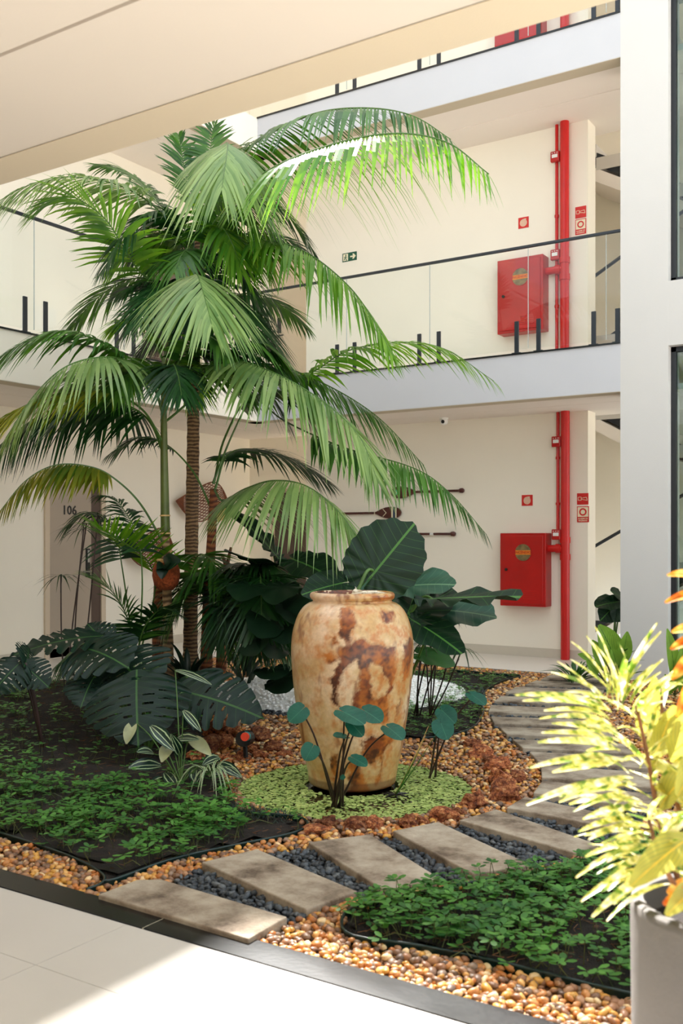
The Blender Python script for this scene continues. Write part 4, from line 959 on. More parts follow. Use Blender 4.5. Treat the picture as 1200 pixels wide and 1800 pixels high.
AF([(356, 470, 8.8), (400, 370, 8.4), (455, 312, 7.7), (538, 269, 6.9), (672, 236, 6.3), (780, 248, 6.0), (859, 306, 5.8)], 'frond_lit', Lm=.56, n=50, droop=.45, t0=.30, vee=.1, rr=.016, wid=.03, hang=.75, fwd=(.25, .9))
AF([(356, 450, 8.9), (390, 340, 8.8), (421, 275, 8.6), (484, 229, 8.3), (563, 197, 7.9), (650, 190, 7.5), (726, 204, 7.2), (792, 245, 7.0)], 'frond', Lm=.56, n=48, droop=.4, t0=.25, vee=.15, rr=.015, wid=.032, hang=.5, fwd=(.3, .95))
AF([(352, 440, 8.8), (372, 320, 8.6), (392, 262, 8.2), (400, 252, 7.8), (398, 275, 7.3), (390, 330, 7.0)], 'frond_pale', Lm=.62, n=36, droop=.55, t0=.42, vee=-.1, wid=.034)
AF([(345, 460, 8.9), (300, 395, 8.9), (255, 350, 8.8), (190, 320, 8.5), (100, 312, 8.2), (20, 340, 8.0), (-30, 380, 7.9)], 'frond_pale', Lm=.50, n=40, droop=.5, t0=.28)
AF([(340, 520, 8.8), (290, 500, 8.6), (248, 480, 8.5), (215, 430, 8.3), (180, 380, 8.2), (120, 345, 8.1), (60, 370, 8.0)], 'frond_lit', Lm=.60, n=34, droop=.25, t0=.3)
AF([(350, 450, 8.9), (310, 400, 9.0), (262, 335, 9.1), (220, 300, 9.2), (170, 290, 9.2)], 'frond', Lm=.45, n=34, droop=.3, t0=.25)
AF([(356, 480, 8.8), (400, 440, 8.7), (470, 424, 8.5), (540, 445, 8.3), (610, 500, 8.1), (655, 560, 8.0), (690, 625, 7.9)], 'frond_lit', Lm=.56, n=44, droop=.35, t0=.22, hang=.65, fwd=(.3, .9))
AF([(350, 620, 8.6), (345, 540, 8.3), (343, 495, 7.9), (346, 482, 7.5), (356, 510, 7.1), (372, 570, 6.9)], 'frond_pale', Lm=.62, n=36, droop=.42, t0=.42, vee=-.05, wid=.036)
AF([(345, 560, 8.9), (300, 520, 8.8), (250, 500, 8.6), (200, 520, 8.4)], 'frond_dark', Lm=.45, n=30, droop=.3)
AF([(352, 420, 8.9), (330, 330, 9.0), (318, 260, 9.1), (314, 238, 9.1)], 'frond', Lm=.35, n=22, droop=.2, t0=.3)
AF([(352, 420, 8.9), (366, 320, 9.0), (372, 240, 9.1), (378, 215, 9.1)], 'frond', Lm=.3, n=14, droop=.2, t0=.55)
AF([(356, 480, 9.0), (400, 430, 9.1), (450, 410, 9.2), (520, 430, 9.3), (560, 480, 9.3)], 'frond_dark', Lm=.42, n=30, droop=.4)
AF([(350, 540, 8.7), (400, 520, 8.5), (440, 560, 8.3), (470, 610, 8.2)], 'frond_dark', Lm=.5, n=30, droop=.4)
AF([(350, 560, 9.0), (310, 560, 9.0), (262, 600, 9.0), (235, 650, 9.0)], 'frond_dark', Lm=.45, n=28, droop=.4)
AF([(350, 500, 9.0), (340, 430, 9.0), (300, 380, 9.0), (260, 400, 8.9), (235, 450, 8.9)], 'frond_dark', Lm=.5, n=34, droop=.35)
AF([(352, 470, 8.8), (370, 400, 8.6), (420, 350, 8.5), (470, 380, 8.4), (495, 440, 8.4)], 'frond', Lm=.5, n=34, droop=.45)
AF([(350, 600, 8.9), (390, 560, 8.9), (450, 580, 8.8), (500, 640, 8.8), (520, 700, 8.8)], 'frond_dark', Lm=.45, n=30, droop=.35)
def crown(fn, c, n, seed, mats, Ls=(90, 190), up=(20, 120), **k):
    q = random.Random(seed)
    for i in range(n):
        a = 2 * PI * (i + q.random() * .7) / n; R = q.uniform(*Ls); dx = math.cos(a) * R; dd = math.sin(a) * R / 200; u, v, d = c; h = q.uniform(*up)
        fn([(u, v, d), (u + dx * .3, v - h * .8, d + dd * .3), (u + dx * .65, v - h, d + dd * .65), (u + dx, v - h * .55, d + dd), (u + dx * 1.25, v + h * .1, d + dd * 1.2)], q.choice(mats), Lm=q.uniform(.38, .5), n=28, droop=q.uniform(.3, .5), t0=.2, **k)
crown(AF, (352, 470, 8.85), 9, 1, ('frond', 'frond_dark', 'frond_dark', 'frond_lit'), up=(30, 150))
crown(AF, (348, 570, 8.85), 7, 2, ('frond', 'frond_dark', 'frond_dark'), up=(50, 110))
# ---- slender palm with green shaft
B0 = W(297, 1187, 8.3); B0.z = LBh(B0.x, B0.y) - .02
PB = thing('slender_palm', 'slender palm with a grey-brown stem turning green above, fronds sweeping left and right', 'palm tree', B0)
tb = resample(catmull([B0, W(294, 1060, 8.3), W(290, 900, 8.3), W(288, 760, 8.3), W(289, 640, 8.3), W(302, 590, 8.3)], 10), 60)[0]
nb = 26
m = MB(); m.tube(tb[:nb + 1], [.048 * (1.05 if i % 4 == 0 else 1) - .0006 * i for i in range(nb + 1)], 12); m.build('trunk', M['trunk_grey'], PB, smooth=True)
m = MB(); m.tube(tb[nb:], [.041 - .0007 * i for i in range(61 - nb)], 12); m.build('crownshaft', M['shaft'], PB, smooth=True)
for i in (nb - 3, nb, nb + 3):
    m = MB(); m.tube([tb[i].lerp(tb[i + 1], .3), tb[i].lerp(tb[i + 1], .55)], .045, 12); m.build('leaf_scar', M['palewood'], PB)
def BF(pts, mat='frond', **k): return frond(PB, FW(pts), M[mat], rnd=fr, **k)
BF([(289, 740, 8.3), (270, 680, 8.2), (235, 640, 8.0), (180, 628, 7.7), (115, 645, 7.5), (60, 695, 7.4), (10, 770, 7.3)], 'frond_pale', Lm=.58, n=46, droop=.4, t0=.22, hang=.6, fwd=(.35, .95))
BF([(288, 700, 8.3), (260, 650, 8.2), (215, 622, 8.1), (165, 596, 8.0), (110, 582, 7.9), (50, 597, 7.8), (-20, 640, 7.7)], 'frond', Lm=.42, n=38, droop=.5, t0=.28)
BF([(288, 800, 8.3), (262, 740, 8.3), (215, 710, 8.4), (150, 705, 8.4), (70, 730, 8.4), (-10, 790, 8.4)], 'frond_dark', Lm=.58, n=44, droop=.4, t0=.2, hang=.7, fwd=(.3, .9))
BF([(287, 780, 8.3), (250, 720, 8.1), (190, 690, 7.9), (110, 690, 7.8), (30, 720, 7.7), (-40, 770, 7.7)], 'frond_yellow', Lm=.5, n=36, droop=.5, t0=.35)
BF([(290, 960, 8.3), (250, 890, 8.2), (210, 848, 8.1), (165, 822, 8.0), (100, 817, 7.9), (45, 845, 7.8), (-5, 905, 7.7)], 'frond_yellow', Lm=.34, n=36, droop=.4, t0=.42, hang=.7, fwd=(.3, .9))
BF([(292, 700, 8.3), (330, 660, 8.2), (410, 636, 7.9), (480, 655, 7.6), (560, 700, 7.4), (630, 765, 7.2), (665, 850, 7.1)], 'frond_pale', Lm=.66, n=50, droop=.35, t0=.25, wid=.036, hang=.5, fwd=(.35, .95))
BF([(292, 690, 8.4), (380, 650, 8.6), (470, 640, 8.7), (560, 670, 8.6), (660, 730, 8.5), (745, 818, 8.4)], 'frond', Lm=.46, n=46, droop=.35, t0=.25, hang=.6, fwd=(.35, .95))
BF([(292, 740, 8.4), (400, 660, 8.6), (530, 660, 8.6), (610, 617, 8.4), (700, 602, 8.3), (780, 613, 8.2), (868, 670, 8.1)], 'frond_lit', Lm=.45, n=40, droop=.45, t0=.40)
BF([(300, 700, 8.4), (360, 650, 8.3), (440, 600, 8.2), (500, 630, 8.2), (545, 700, 8.2)], 'frond', Lm=.5, n=34, droop=.35, hang=.5)
BF([(296, 640, 8.3), (320, 560, 8.3), (340, 530, 8.2), (400, 560, 8.1), (440, 620, 8.0)], 'frond_dark', Lm=.5, n=30, droop=.4)
BF([(289, 640, 8.3), (262, 580, 8.3), (230, 560, 8.3), (190, 580, 8.3)], 'frond_lit', Lm=.35, n=24, droop=.4)
BF([(290, 620, 8.3), (310, 560, 8.5), (300, 520, 8.7), (250, 540, 8.8), (215, 590, 8.8)], 'frond', Lm=.45, n=28, droop=.4)
BF([(292, 660, 8.3), (340, 620, 8.5), (400, 630, 8.6), (470, 690, 8.6), (510, 750, 8.6)], 'frond_dark', Lm=.5, n=34, droop=.4)
crown(BF, (292, 690, 8.3), 7, 3, ('frond', 'frond_dark', 'frond_lit'), up=(10, 110), Ls=(80, 150))
# ---- clustered palm of several stems
C0 = W(368, 1180, 8.5); C0.z = LBh(C0.x, C0.y) - .02
PCm = thing('clustered_palm', 'palm clump with several thin reddish stems right of the ringed trunk', 'palm tree', C0)
def stemtube(par, pts, r0, r1, mat, name='stem', n=10):
    P = resample(catmull(FW(pts), 8), 24)[0]; m = MB(); m.tube(P, [r0 + (r1 - r0) * i / 24 for i in range(25)], n); return m.build(name, mat, par, smooth=True)
stemtube(PCm, [(362, 1180, 8.5), (366, 1050, 8.5), (372, 940, 8.5), (376, 860, 8.5)], .055, .035, M['redtrunk'])
stemtube(PCm, [(388, 1182, 8.6), (392, 1080, 8.6), (398, 1000, 8.6)], .048, .034, M['redtrunk'])
stemtube(PCm, [(279, 1170, 8.7), (279, 1080, 8.7), (283, 980, 8.7)], .06, .05, M['redtrunk'])
stemtube(PCm, [(398, 1000, 8.6), (402, 980, 8.6), (406, 962, 8.6)], .02, .012, M['brownstem']); stemtube(PCm, [(398, 1000, 8.6), (394, 985, 8.6), (389, 974, 8.6)], .02, .012, M['brownstem'])
def CF(pts, mat='frond', **k): return frond(PCm, FW(pts), M[mat], rnd=fr, **k)
CF([(376, 860, 8.5), (400, 820, 8.4), (430, 868, 7.9), (470, 846, 7.5), (530, 852, 7.2), (595, 895, 7.0), (650, 985, 6.9)][0:1] + [(392, 880, 8.2), (430, 860, 7.9), (480, 845, 7.5), (540, 855, 7.2), (600, 905, 7.0), (655, 990, 6.9)], 'frond_pale', Lm=.58, n=50, droop=.4, t0=.2, wid=.032, hang=.7, fwd=(.35, .95))
CF([(376, 850, 8.5), (395, 770, 8.7), (440, 700, 8.9), (500, 740, 8.9), (600, 785, 8.6), (725, 822, 8.2), (790, 866, 8.0), (855, 940, 7.9)], 'frond', Lm=.40, n=44, droop=.35, t0=.45, hang=.7, fwd=(.35, .95))
CF([(378, 860, 8.5), (400, 800, 8.6), (450, 790, 8.8), (520, 810, 8.9), (580, 850, 9.0)], 'frond_dark', Lm=.5, n=36, droop=.35)
CF([(374, 850, 8.5), (410, 760, 8.6), (445, 700, 8.6), (500, 690, 8.6), (560, 740, 8.5)], 'frond', Lm=.45, n=32, droop=.4, t0=.45)
CF([(374, 900, 8.5), (340, 830, 8.5), (290, 780, 8.5), (240, 770, 8.5), (190, 800, 8.5)], 'frond_dark', Lm=.3, n=20, droop=.4, t0=.5, wid=.028)
CF([(398, 1000, 8.6), (420, 990, 8.2), (450, 1000, 8.0), (480, 1040, 7.9)], 'frond_dark', Lm=.4, n=26, droop=.4)
CF([(390, 1080, 8.6), (420, 1010, 8.3), (470, 990, 8.0), (520, 1030, 7.8)], 'frond_dark', Lm=.4, n=28, droop=.4)
CF([(366, 1060, 8.5), (340, 1010, 8.4), (350, 975, 8.3), (375, 990, 8.1), (390, 1040, 8.0)], 'frond', Lm=.4, n=22, droop=.35, wid=.03)
CF([(400, 1160, 8.4), (430, 1080, 8.2), (440, 1040, 8.1), (410, 1010, 8.0)], 'frond_dark', Lm=.4, n=26, droop=.3)
crown(CF, (402, 1080, 8.5), 6, 6, ('frond_dark', 'frond_dark', 'frond'), up=(30, 90), Ls=(60, 110))
crown(CF, (455, 1120, 8.0), 6, 9, ('frond_dark', 'frond', 'frond_dark'), up=(50, 110), Ls=(40, 80), wid=.026)
# ---- young feather palm in front of the door
D0 = W(240, 1160, 8.0); D0.z = LBh(D0.x, D0.y) - .02
PD = thing('young_palm', 'young feathery palm with low fronds in front of the door', 'palm', D0)
def DF(pts, mat='frond', **k): return frond(PD, FW(pts), M[mat], rnd=fr, rr=.009, **k)
DF([(246, 1150, 8.4), (272, 1040, 8.45), (262, 990, 8.3), (225, 958, 7.9), (185, 935, 7.5), (160, 922, 7.4)], 'frond_lit', Lm=.46, n=17, droop=.05, t0=.38, wid=.032, hang=-.1)
DF([(238, 1150, 8.0), (225, 1090, 8.0), (205, 1050, 8.0), (175, 1020, 8.0), (150, 1010, 8.0)], 'frond', Lm=.42, n=24, droop=.15, t0=.1, wid=.024)
DF([(240, 1150, 8.0), (255, 1100, 7.9), (285, 1070, 7.8), (315, 1080, 7.8)], 'frond_dark', Lm=.35, n=26, droop=.2, wid=.026)
DF([(236, 1150, 8.0), (200, 1120, 7.9), (150, 1130, 7.8), (100, 1170, 7.7)], 'frond_dark', Lm=.32, n=24, droop=.5)
DF([(236, 1150, 8.2), (215, 1000, 8.3), (200, 930, 8.3), (160, 900, 8.3), (110, 930, 8.2)], 'frond_dark', Lm=.34, n=22, droop=.5, t0=.5, wid=.028)
DF([(244, 1150, 8.0), (250, 1020, 8.0), (240, 940, 8.1), (205, 880, 8.2), (170, 870, 8.2)], 'frond_dark', Lm=.3, n=20, droop=.5, t0=.55, wid=.026)
# ---- umbrella sedges
def sedge(name, label, base, heads, r=.3, nb=16, mat='papyrus', blade=.012, dr=.55):
    t = thing(name, label, 'sedge', base); rr = random.Random(len(heads) * 7 + nb)
    for hd in heads:
        h = W(*hd); b = Vector(base) + Vector((rr.uniform(-.08, .08), rr.uniform(-.08, .08), 0)); m = MB()
        m.cur = 1; mid = b.lerp(h, .5) + Vector((rr.uniform(-.04, .04), rr.uniform(-.04, .04), 0)); m.tube(catmull([b, mid, h], 6), .006, 5); m.cur = 0
        for k in range(nb):
            a = 2 * PI * k / nb + rr.uniform(-.2, .2); d = Vector((math.cos(a), math.sin(a), rr.uniform(.0, .35))).normalized(); leaflet_strip(m, h, d, Vector((0, 0, 1)), r * rr.uniform(.7, 1.1), blade, dr * rr.uniform(.6, 1.3))
        m.build('umbrella_stalk', [M[mat], M['darkstem']], t)
    return t
sb = W(135, 1130, 8.0); sb.z = LBh(sb.x, sb.y)
sedge('umbrella_sedge', 'thin umbrella sedge stalks in front of door number 106', sb, [(147, 930, 8.0), (107, 1012, 8.0), (152, 920, 8.2), (172, 905, 8.1)], .30, 15)
sb = onZ(745, 1262, 0)
sedge('umbrella_sedge', 'dark umbrella sedge with drooping thin blades behind the vase on the right', sb, [(762, 1052, 6.9), (775, 1070, 7.0), (800, 1078, 7.0), (748, 1060, 7.1), (735, 1045, 7.0), (790, 1055, 6.9), (770, 1150, 7.2), (812, 1140, 7.1), (745, 1130, 7.0)], .20, 16, dr=.9)
# ---- broad leaves (polar heart shape)
def heart_r(phi, wide=.62, lobe=.42, sinus=.10, tip=1.0):
    a = abs(phi) / PI
    if a < .5: s = a / .5; e = tip * (1 - s) ** 1.6 + wide * (1 - (1 - s) ** 1.6) ; return e * (1 + .10 * math.sin(PI * s))
    if a < .82: s = (a - .5) / .32; return wide + (lobe - wide) * (s ** 1.5)
    s = (a - .82) / .18; return lobe + (sinus - lobe) * s ** 2
def broadleaf(mb, base, tip, nrm, wide=.62, lobe=.42, sinus=.12, cup=.12, wave=.02, wn=9, notch=None, rnd=random, rings=6, na=72, droop=.12, holes=None):
    wide *= .72; lobe *= .74; base, tip, nrm = Vector(base), Vector(tip), Vector(nrm); ax = tip - base; L = ax.length; ax.normalize(); sd_ = ax.cross(nrm).normalized(); nn = sd_.cross(ax).normalized()
    vs = [base]; uv = [(0, 0)]; ph0 = rnd.random() * 6
    for i in range(1, rings + 1):
        f = i / rings
        for k in range(na):
            phi = -PI + 2 * PI * k / na + PI / na; R = heart_r(phi, wide, lobe, sinus) * (1 + .9 * wave * math.sin(phi * wn * 1.5 + ph0))
            ff = f
            if notch:
                g = notch(phi); 
                if f > g: ff = g + (f - g) * .12
            x, y = math.cos(phi) * R * ff, math.sin(phi) * R * ff
            z = cup * (abs(y) ** 1.2) - droop * max(0, x) ** 2 + wave * math.sin(phi * wn + ph0) * f ** 2
            vs.append(base + ax * (x * L) + sd_ * (y * L) + nn * (z * L)); uv.append((x, y))
    fs = [(0, 1 + (k + 1) % na, 1 + k) for k in range(na - 1)]
    for i in range(rings - 1):
        for k in range(na - 1):
            if holes and holes(i, k): continue
            a = 1 + i * na + k; b = a + 1; fs.append((a, b, b + na, a + na))
    mb.add(vs, fs, uv)
def stalk(parent, pts, r0, r1, mat, name='stalk'):
    P = resample(catmull(pts, 8), 16)[0]; m = MB(); m.tube(P, [r0 + (r1 - r0) * i / 16 for i in range(17)], 7); return m.build(name, mat, parent, smooth=True)
TOC = Vector((SA, -CA, 0))    # towards the camera
RT = Vector((CA, SA, 0)); UP = Vector((0, 0, 1))
def plantleaf(parent, b, tp, nrm, mat, root=None, name='leaf', smat='stem', sr=(.012, .007), **k):
    bp = W(*b); tpp = W(*tp); m = MB(); broadleaf(m, bp, tpp, nrm, **k); o = m.build(name, M[mat], parent, smooth=True)
    if root is not None:
        r = Vector(root); mid = r.lerp(bp, .55) + Vector((0, 0, .06)); nq = Vector(nrm).normalized() * (sr[1] * 2.4); stalk(parent, [r, mid, bp - nq], sr[0], sr[1], M[smat])
    return o
E0 = onZ(690, 1290, 0)
EP = thing('elephant_ear', 'elephant ear plant with huge wavy leaves rising behind the vase', 'plant', E0)
plantleaf(EP, (660, 1004, 6.2), (728, 920, 6.25), TOC * .95 + UP * .25, 'elephant', (E0 + W(632, 1036, 6.1)) / 2 * 1 if False else W(628, 1040, 6.15), smat='stem', sr=(.013, .01), wide=.80, lobe=.62, sinus=.30, wave=.03, wn=13, cup=.08, droop=.05)
plantleaf(EP, (716, 1030, 6.6), (797, 1020, 6.4), UP * .8 + TOC * .6, 'elephant_grey', E0, wide=.55, wave=.03, wn=9)
plantleaf(EP, (766, 1052, 6.3), (921, 1043, 6.2), UP * .97 + TOC * .12, 'elephant', W(718, 1082, 6.4), wide=.42, wave=.05, wn=12, cup=.02, droop=.02)
plantleaf(EP, (772, 1072, 6.6), (872, 1076, 6.4), UP * .85 + TOC * .55, 'elephant_grey', E0, wide=.55, wave=.03, wn=11)
plantleaf(EP, (728, 1092, 6.3), (816, 1140, 6.1), UP * .9 + TOC * .35, 'elephant', E0, wide=.5, wave=.03, wn=9, cup=.05)
plantleaf(EP, (600, 1025, 6.8), (530, 1040, 6.7), UP * .7 + TOC * .6, 'elephant', E0, wide=.6)
plantleaf(EP, (680, 1022, 6.9), (610, 1008, 6.8), UP * .6 + TOC * .7, 'elephant_grey', E0, wide=.55)
plantleaf(EP, (720, 1075, 6.4), (745, 1000, 6.9), UP * .4 + TOC * .8, 'elephant', E0, wide=.5)
plantleaf(EP, (740, 1150, 6.9), (800, 1165, 6.8), UP * .9 + TOC * .4, 'lowgreen', E0, wide=.5)
E2 = onZ(510, 1200, .0)
EQ = thing('banana_leaf_plant', 'dark plant with one long wavy drooping leaf left of the vase', 'plant', E2)
plantleaf(EQ, (484, 975, 8.0), (398, 868, 8.1), RT * .75 + UP * .62 + TOC * .18, 'elephant', E2, wide=.30, lobe=.25, wave=.035, wn=16, cup=.1)
plantleaf(EQ, (450, 990, 8.0), (420, 965, 7.6), TOC * .6 + UP * .8, 'elephant', E2, wide=.6)
plantleaf(EQ, (520, 985, 7.8), (590, 1010, 7.5), TOC * .5 + UP * .8, 'elephant', E2, wide=.45)
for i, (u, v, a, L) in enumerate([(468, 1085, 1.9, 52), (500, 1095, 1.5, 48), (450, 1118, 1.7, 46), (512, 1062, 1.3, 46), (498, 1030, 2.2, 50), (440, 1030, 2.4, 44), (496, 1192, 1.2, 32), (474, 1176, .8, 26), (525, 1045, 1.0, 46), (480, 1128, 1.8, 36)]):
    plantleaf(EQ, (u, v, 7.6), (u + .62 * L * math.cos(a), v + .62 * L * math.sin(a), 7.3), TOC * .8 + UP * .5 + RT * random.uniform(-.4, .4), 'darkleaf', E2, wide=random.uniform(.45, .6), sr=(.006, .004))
# ---- monstera
def splitleaf(mb, base, tip, nrm, wide=.56, cup=.10, droop=.22, seed=0):
    """monstera blade: pinnate lobes parted by slits, small holes near the midrib, heart base"""
    rr = random.Random(seed); base, tip, nrm = Vector(base), Vector(tip), Vector(nrm); ax = tip - base; L = ax.length; ax.normalize(); sd_ = ax.cross(nrm).normalized(); nn = sd_.cross(ax).normalized()
    NT_, NS = 110, 9
    for sg in (-1, 1):
        slits = [(.04, .62), (.20, .50), (.35, .40), (.49, .42), (.63, .5), (.78, .62)]; slits = [(c + rr.uniform(-.02, .02), d + rr.uniform(-.07, .07)) for c, d in slits]
        vs = []; uv = []
        for i in range(NT_ + 1):
            t = -.24 + 1.24 * i / NT_; q = (t + .24) / 1.24; w = wide * max(0.0, math.sin(PI * min(1, q ** .66))) ** .7
            near = min(abs(t - c) for c, d in slits); w *= 1 - .10 * max(0, 1 - near / .05)
            for j in range(NS + 1):
                f = j / NS; x = t + .20 * f ** 1.7 * (1 - max(0, t)) - .03 * f; y = w * f
                if t < 0: x = max(x, t); 
                z = cup * y - droop * max(0, x) ** 2 - .35 * y * y + .02 * math.sin(t * 40) * f * f
                vs.append(base + ax * (x * L) + sd_ * (y * L * sg) + nn * (z * L)); uv.append((x, y * sg))
        fs = []
        for i in range(NT_):
            t = -.24 + 1.24 * (i + .5) / NT_
            for j in range(NS):
                f = (j + .5) / NS
                if t < 0 and f < .30 * min(1, -t / .1): continue
                if any(abs(t - c) < .006 + .03 * (f - d) and f > d for c, d in slits): continue
                if .16 < f < .34 and any(abs(t - c - .07) < .014 for c, d in slits[1:4]): continue
                a = i * (NS + 1) + j; fc = (a, a + 1, a + NS + 2, a + NS + 1); fs.append(fc if sg > 0 else fc[::-1])
        mb.add(vs, fs, uv)
def monoleaf(parent, b, tp, nrm, root, seed, smat='stem', **k):
    bp = W(*b); m = MB(); splitleaf(m, bp, W(*tp), nrm, seed=seed, **k); o = m.build('leaf', M['monstera'], parent, smooth=True)
    r = Vector(root); stalk(parent, [r, r.lerp(bp, .55) + Vector((0, 0, .06)), bp], .013, .009, M[smat])
MO = W(262, 1330, 6.6); MO.z = LBh(MO.x, MO.y)
MN = thing('monstera', 'monstera with large dark glossy split leaves in front of the palms', 'plant', MO)
ms_ = [0]
def ML(b, tp, n, **k): ms_[0] += 1; monoleaf(MN, b, tp, n, MO, ms_[0], **k)
ML((240, 1196, 6.5), (238, 1292, 6.05), UP * .62 + TOC * .78, wide=.66)
ML((203, 1158, 7.0), (255, 1192, 6.5), UP * .7 + TOC * .7)
ML((322, 1216, 6.6), (455, 1240, 6.3), UP * .72 + TOC * .68, wide=.42)
ML((180, 1118, 7.2), (15, 1122, 6.9), UP * .95 + TOC * .25, wide=.36)
ML((185, 1130, 7.2), (150, 1090, 7.3), UP * .5 + TOC * .8)
ML((165, 1190, 6.8), (140, 1230, 6.5), UP * .6 + TOC * .75)
ML((150, 1140, 7.0), (215, 1150, 6.6), UP * .75 + TOC * .6)
ML((330, 1190, 7.0), (370, 1190, 6.7), UP * .8 + TOC * .5)
MO2 = W(75, 1300, 6.7); MO2.z = LBh(MO2.x, MO2.y)
MN2 = thing('monstera', 'dark silhouetted monstera leaves with holes at the left edge of the bed', 'plant', MO2)
for b, tp, n in [((34, 1166, 6.6), (-20, 1215, 6.4), UP * .5 + TOC * .8), ((45, 1165, 6.6), (60, 1132, 6.8), RT * .6 + TOC * .6), ((42, 1170, 6.6), (84, 1202, 6.5), UP * .6 + TOC * .7)]:
    monoleaf(MN2, b, tp, n, MO2, int(b[0]), 'darkstem')
# ---- strip leaves
def strip(mb, b, tp, nrm, wid, bend=.1, seg=8, prof=None, across=2):
    b, tp, nrm = Vector(b), Vector(tp), Vector(nrm); ax = tp - b; L = ax.length; s = ax.cross(nrm).normalized(); n = s.cross(ax).normalized(); vs = []; uv = []
    for i in range(seg + 1):
        t = i / seg; w = wid * .5 * (prof(t) if prof else math.sin(PI * min(1, t * .93 + .05)) ** .75)
        for j in range(-across, across + 1):
            f = j / across; vs.append(b + ax * t + s * (w * f) + n * (bend * L * (4 * t * (1 - t)) * 1.0 + abs(f) * w * .35)); uv.append((t, f))
    k = 2 * across + 1
    mb.add(vs, [(i * k + j, i * k + j + 1, (i + 1) * k + j + 1, (i + 1) * k + j) for i in range(seg) for j in range(2 * across)], uv)
CA0 = W(318, 1392, 5.75); CA0.z = LBh(CA0.x, CA0.y)
CT = thing('calathea', 'low calathea with dark oval leaves striped pale green', 'plant', CA0)
def CL(b, tp, w, mat='calathea', n=UP * .6 + TOC * .8, d=5.8, bend=.08):
    m = MB(); bp, t_ = W(b[0], b[1], d + .05), W(tp[0], tp[1], d - .08); strip(m, bp, t_, n, w / F * d, bend); m.build('leaf', M[mat], CT, smooth=True)
    stalk(CT, [CA0, CA0.lerp(bp, .6) + Vector((0, 0, .04)), bp], .005, .003, M['stem'])
CL((283, 1346), (226, 1350), 26); CL((265, 1276), (307, 1320), 26); CL((300, 1308), (284, 1340), 24, 'calathea_pale'); CL((332, 1296), (371, 1328), 24, 'calathea_pale'); CL((322, 1249), (353, 1286), 18, 'calathea')
CL((308, 1178), (372, 1204), 13, 'calathea', d=6.1); CL((236, 1268), (222, 1308), 22, 'calathea_pale', d=6.2); CL((292, 1368), (264, 1392), 26); CL((290, 1358), (312, 1384), 24, 'calathea'); CL((386, 1332), (356, 1345), 24)
CL((352, 1346), (388, 1362), 22); CL((346, 1352), (344, 1377), 27); CL((382, 1342), (425, 1367), 22); CL((270, 1325), (240, 1322), 20); CL((310, 1300), (350, 1300), 20); CL((318, 1330), (300, 1290), 20)
SP0 = W(370, 1395, 5.65); SP0.z = LBh(SP0.x, SP0.y)
SPt = thing('spider_plant', 'small spider plant with thin white striped arching blades beside the pond', 'plant', SP0)
rs = random.Random(4)
for k in range(20):
    a = rs.random() * 6.28; L = rs.uniform(.16, .3); m = MB(); vs = []; d = Vector((math.cos(a), math.sin(a), 0))
    P = [SP0 + Vector((0, 0, .06)) + d * (L * t) + UP * (L * (1.5 * t - 1.7 * t * t)) for t in [i / 7 for i in range(8)]]
    s = d.cross(UP); uvs = []
    for i, p in enumerate(P):
        w = .006 * (1 - (i / 7) ** 2) + .001; vs += [p - s * w, p, p + s * w]; uvs += [(i / 7, -1), (i / 7, 0), (i / 7, 1)]
    m.add(vs, [(3 * i + j, 3 * i + j + 1, 3 * i + 4 + j, 3 * i + 3 + j) for i in range(7) for j in range(2)], uvs); m.build('blade', M['spider'], SPt)
# ---- taro in the pond
def taro(label, base, leaves, smat='darkstem'):
    t = thing('taro', label, 'plant', base)
    for (b, tp, n, wd_) in leaves: tp = tuple(x + (y - x) * .84 for x, y in zip(b, tp)); plantleaf(t, b, tp, n, 'taro', base + Vector((random.uniform(-.03, .03), random.uniform(-.03, .03), 0)), smat=smat, sr=(.007, .004), wide=wd_, lobe=.5, sinus=.25, na=40, rings=4, wave=.01)
    return t
T0 = onZ(592, 1418, -.01); N1 = TOC * .9 + UP * .4; N2 = UP * .9 + TOC * .4
taro('young taro with round blue-green leaves in front of the vase', T0, [((530, 1248, 5.0), (504, 1272, 4.95), N1, .75), ((548, 1315, 4.9), (534, 1340, 4.85), N1, .85), ((605, 1252, 4.9), (648, 1273, 4.8), N2, .62), ((642, 1250, 5.0), (676, 1270, 4.9), UP * .8 + TOC * .6, .62), ((618, 1272, 4.9), (642, 1298, 4.85), N1, .55), ((606, 1294, 5.0), (582, 1291, 4.95), N2, .5), ((684, 1280, 5.0), (713, 1301, 4.9), N2, .6), ((622, 1333, 4.9), (650, 1347, 4.85), N2, .6), ((604, 1365, 4.9), (596, 1370, 4.9), N1, .7)])
T1 = onZ(755, 1368, -.01)
taro('young taro with hanging leaves at the right side of the pond', T1, [((778, 1250, 5.7), (803, 1274, 5.6), N1, .6), ((775, 1272, 5.6), (788, 1304, 5.5), N1, .7), ((830, 1222, 5.7), (858, 1240, 5.6), N2, .5)])
R0 = onZ(694, 1398, -.01); rd = thing('reed_tuft', 'dry reed tuft with pale leaning blades in the pond', 'reed', R0)
for (u, v, d, w) in [(753, 1276, 5.2, .010), (748, 1292, 5.3, .009), (770, 1284, 5.3, .008), (735, 1318, 5.2, .008), (745, 1300, 5.1, .007), (722, 1340, 5.2, .007)]:
    m = MB(); strip(m, R0, W(u, v, d), TOC, w, .05, 6, lambda t: 1 - t * .8, 1); m.build('blade', M['palewood'] if w > .0085 else M['lowgreen'], rd)
for k in range(7):
    a = k * .9; m = MB(); m.tube([R0, R0 + Vector((math.cos(a) * .04, math.sin(a) * .04, .01)), R0 + Vector((math.cos(a) * .09, math.sin(a) * .09, .0))], [.008, .006, .002], 5); m.build('root', M['dark'], rd)
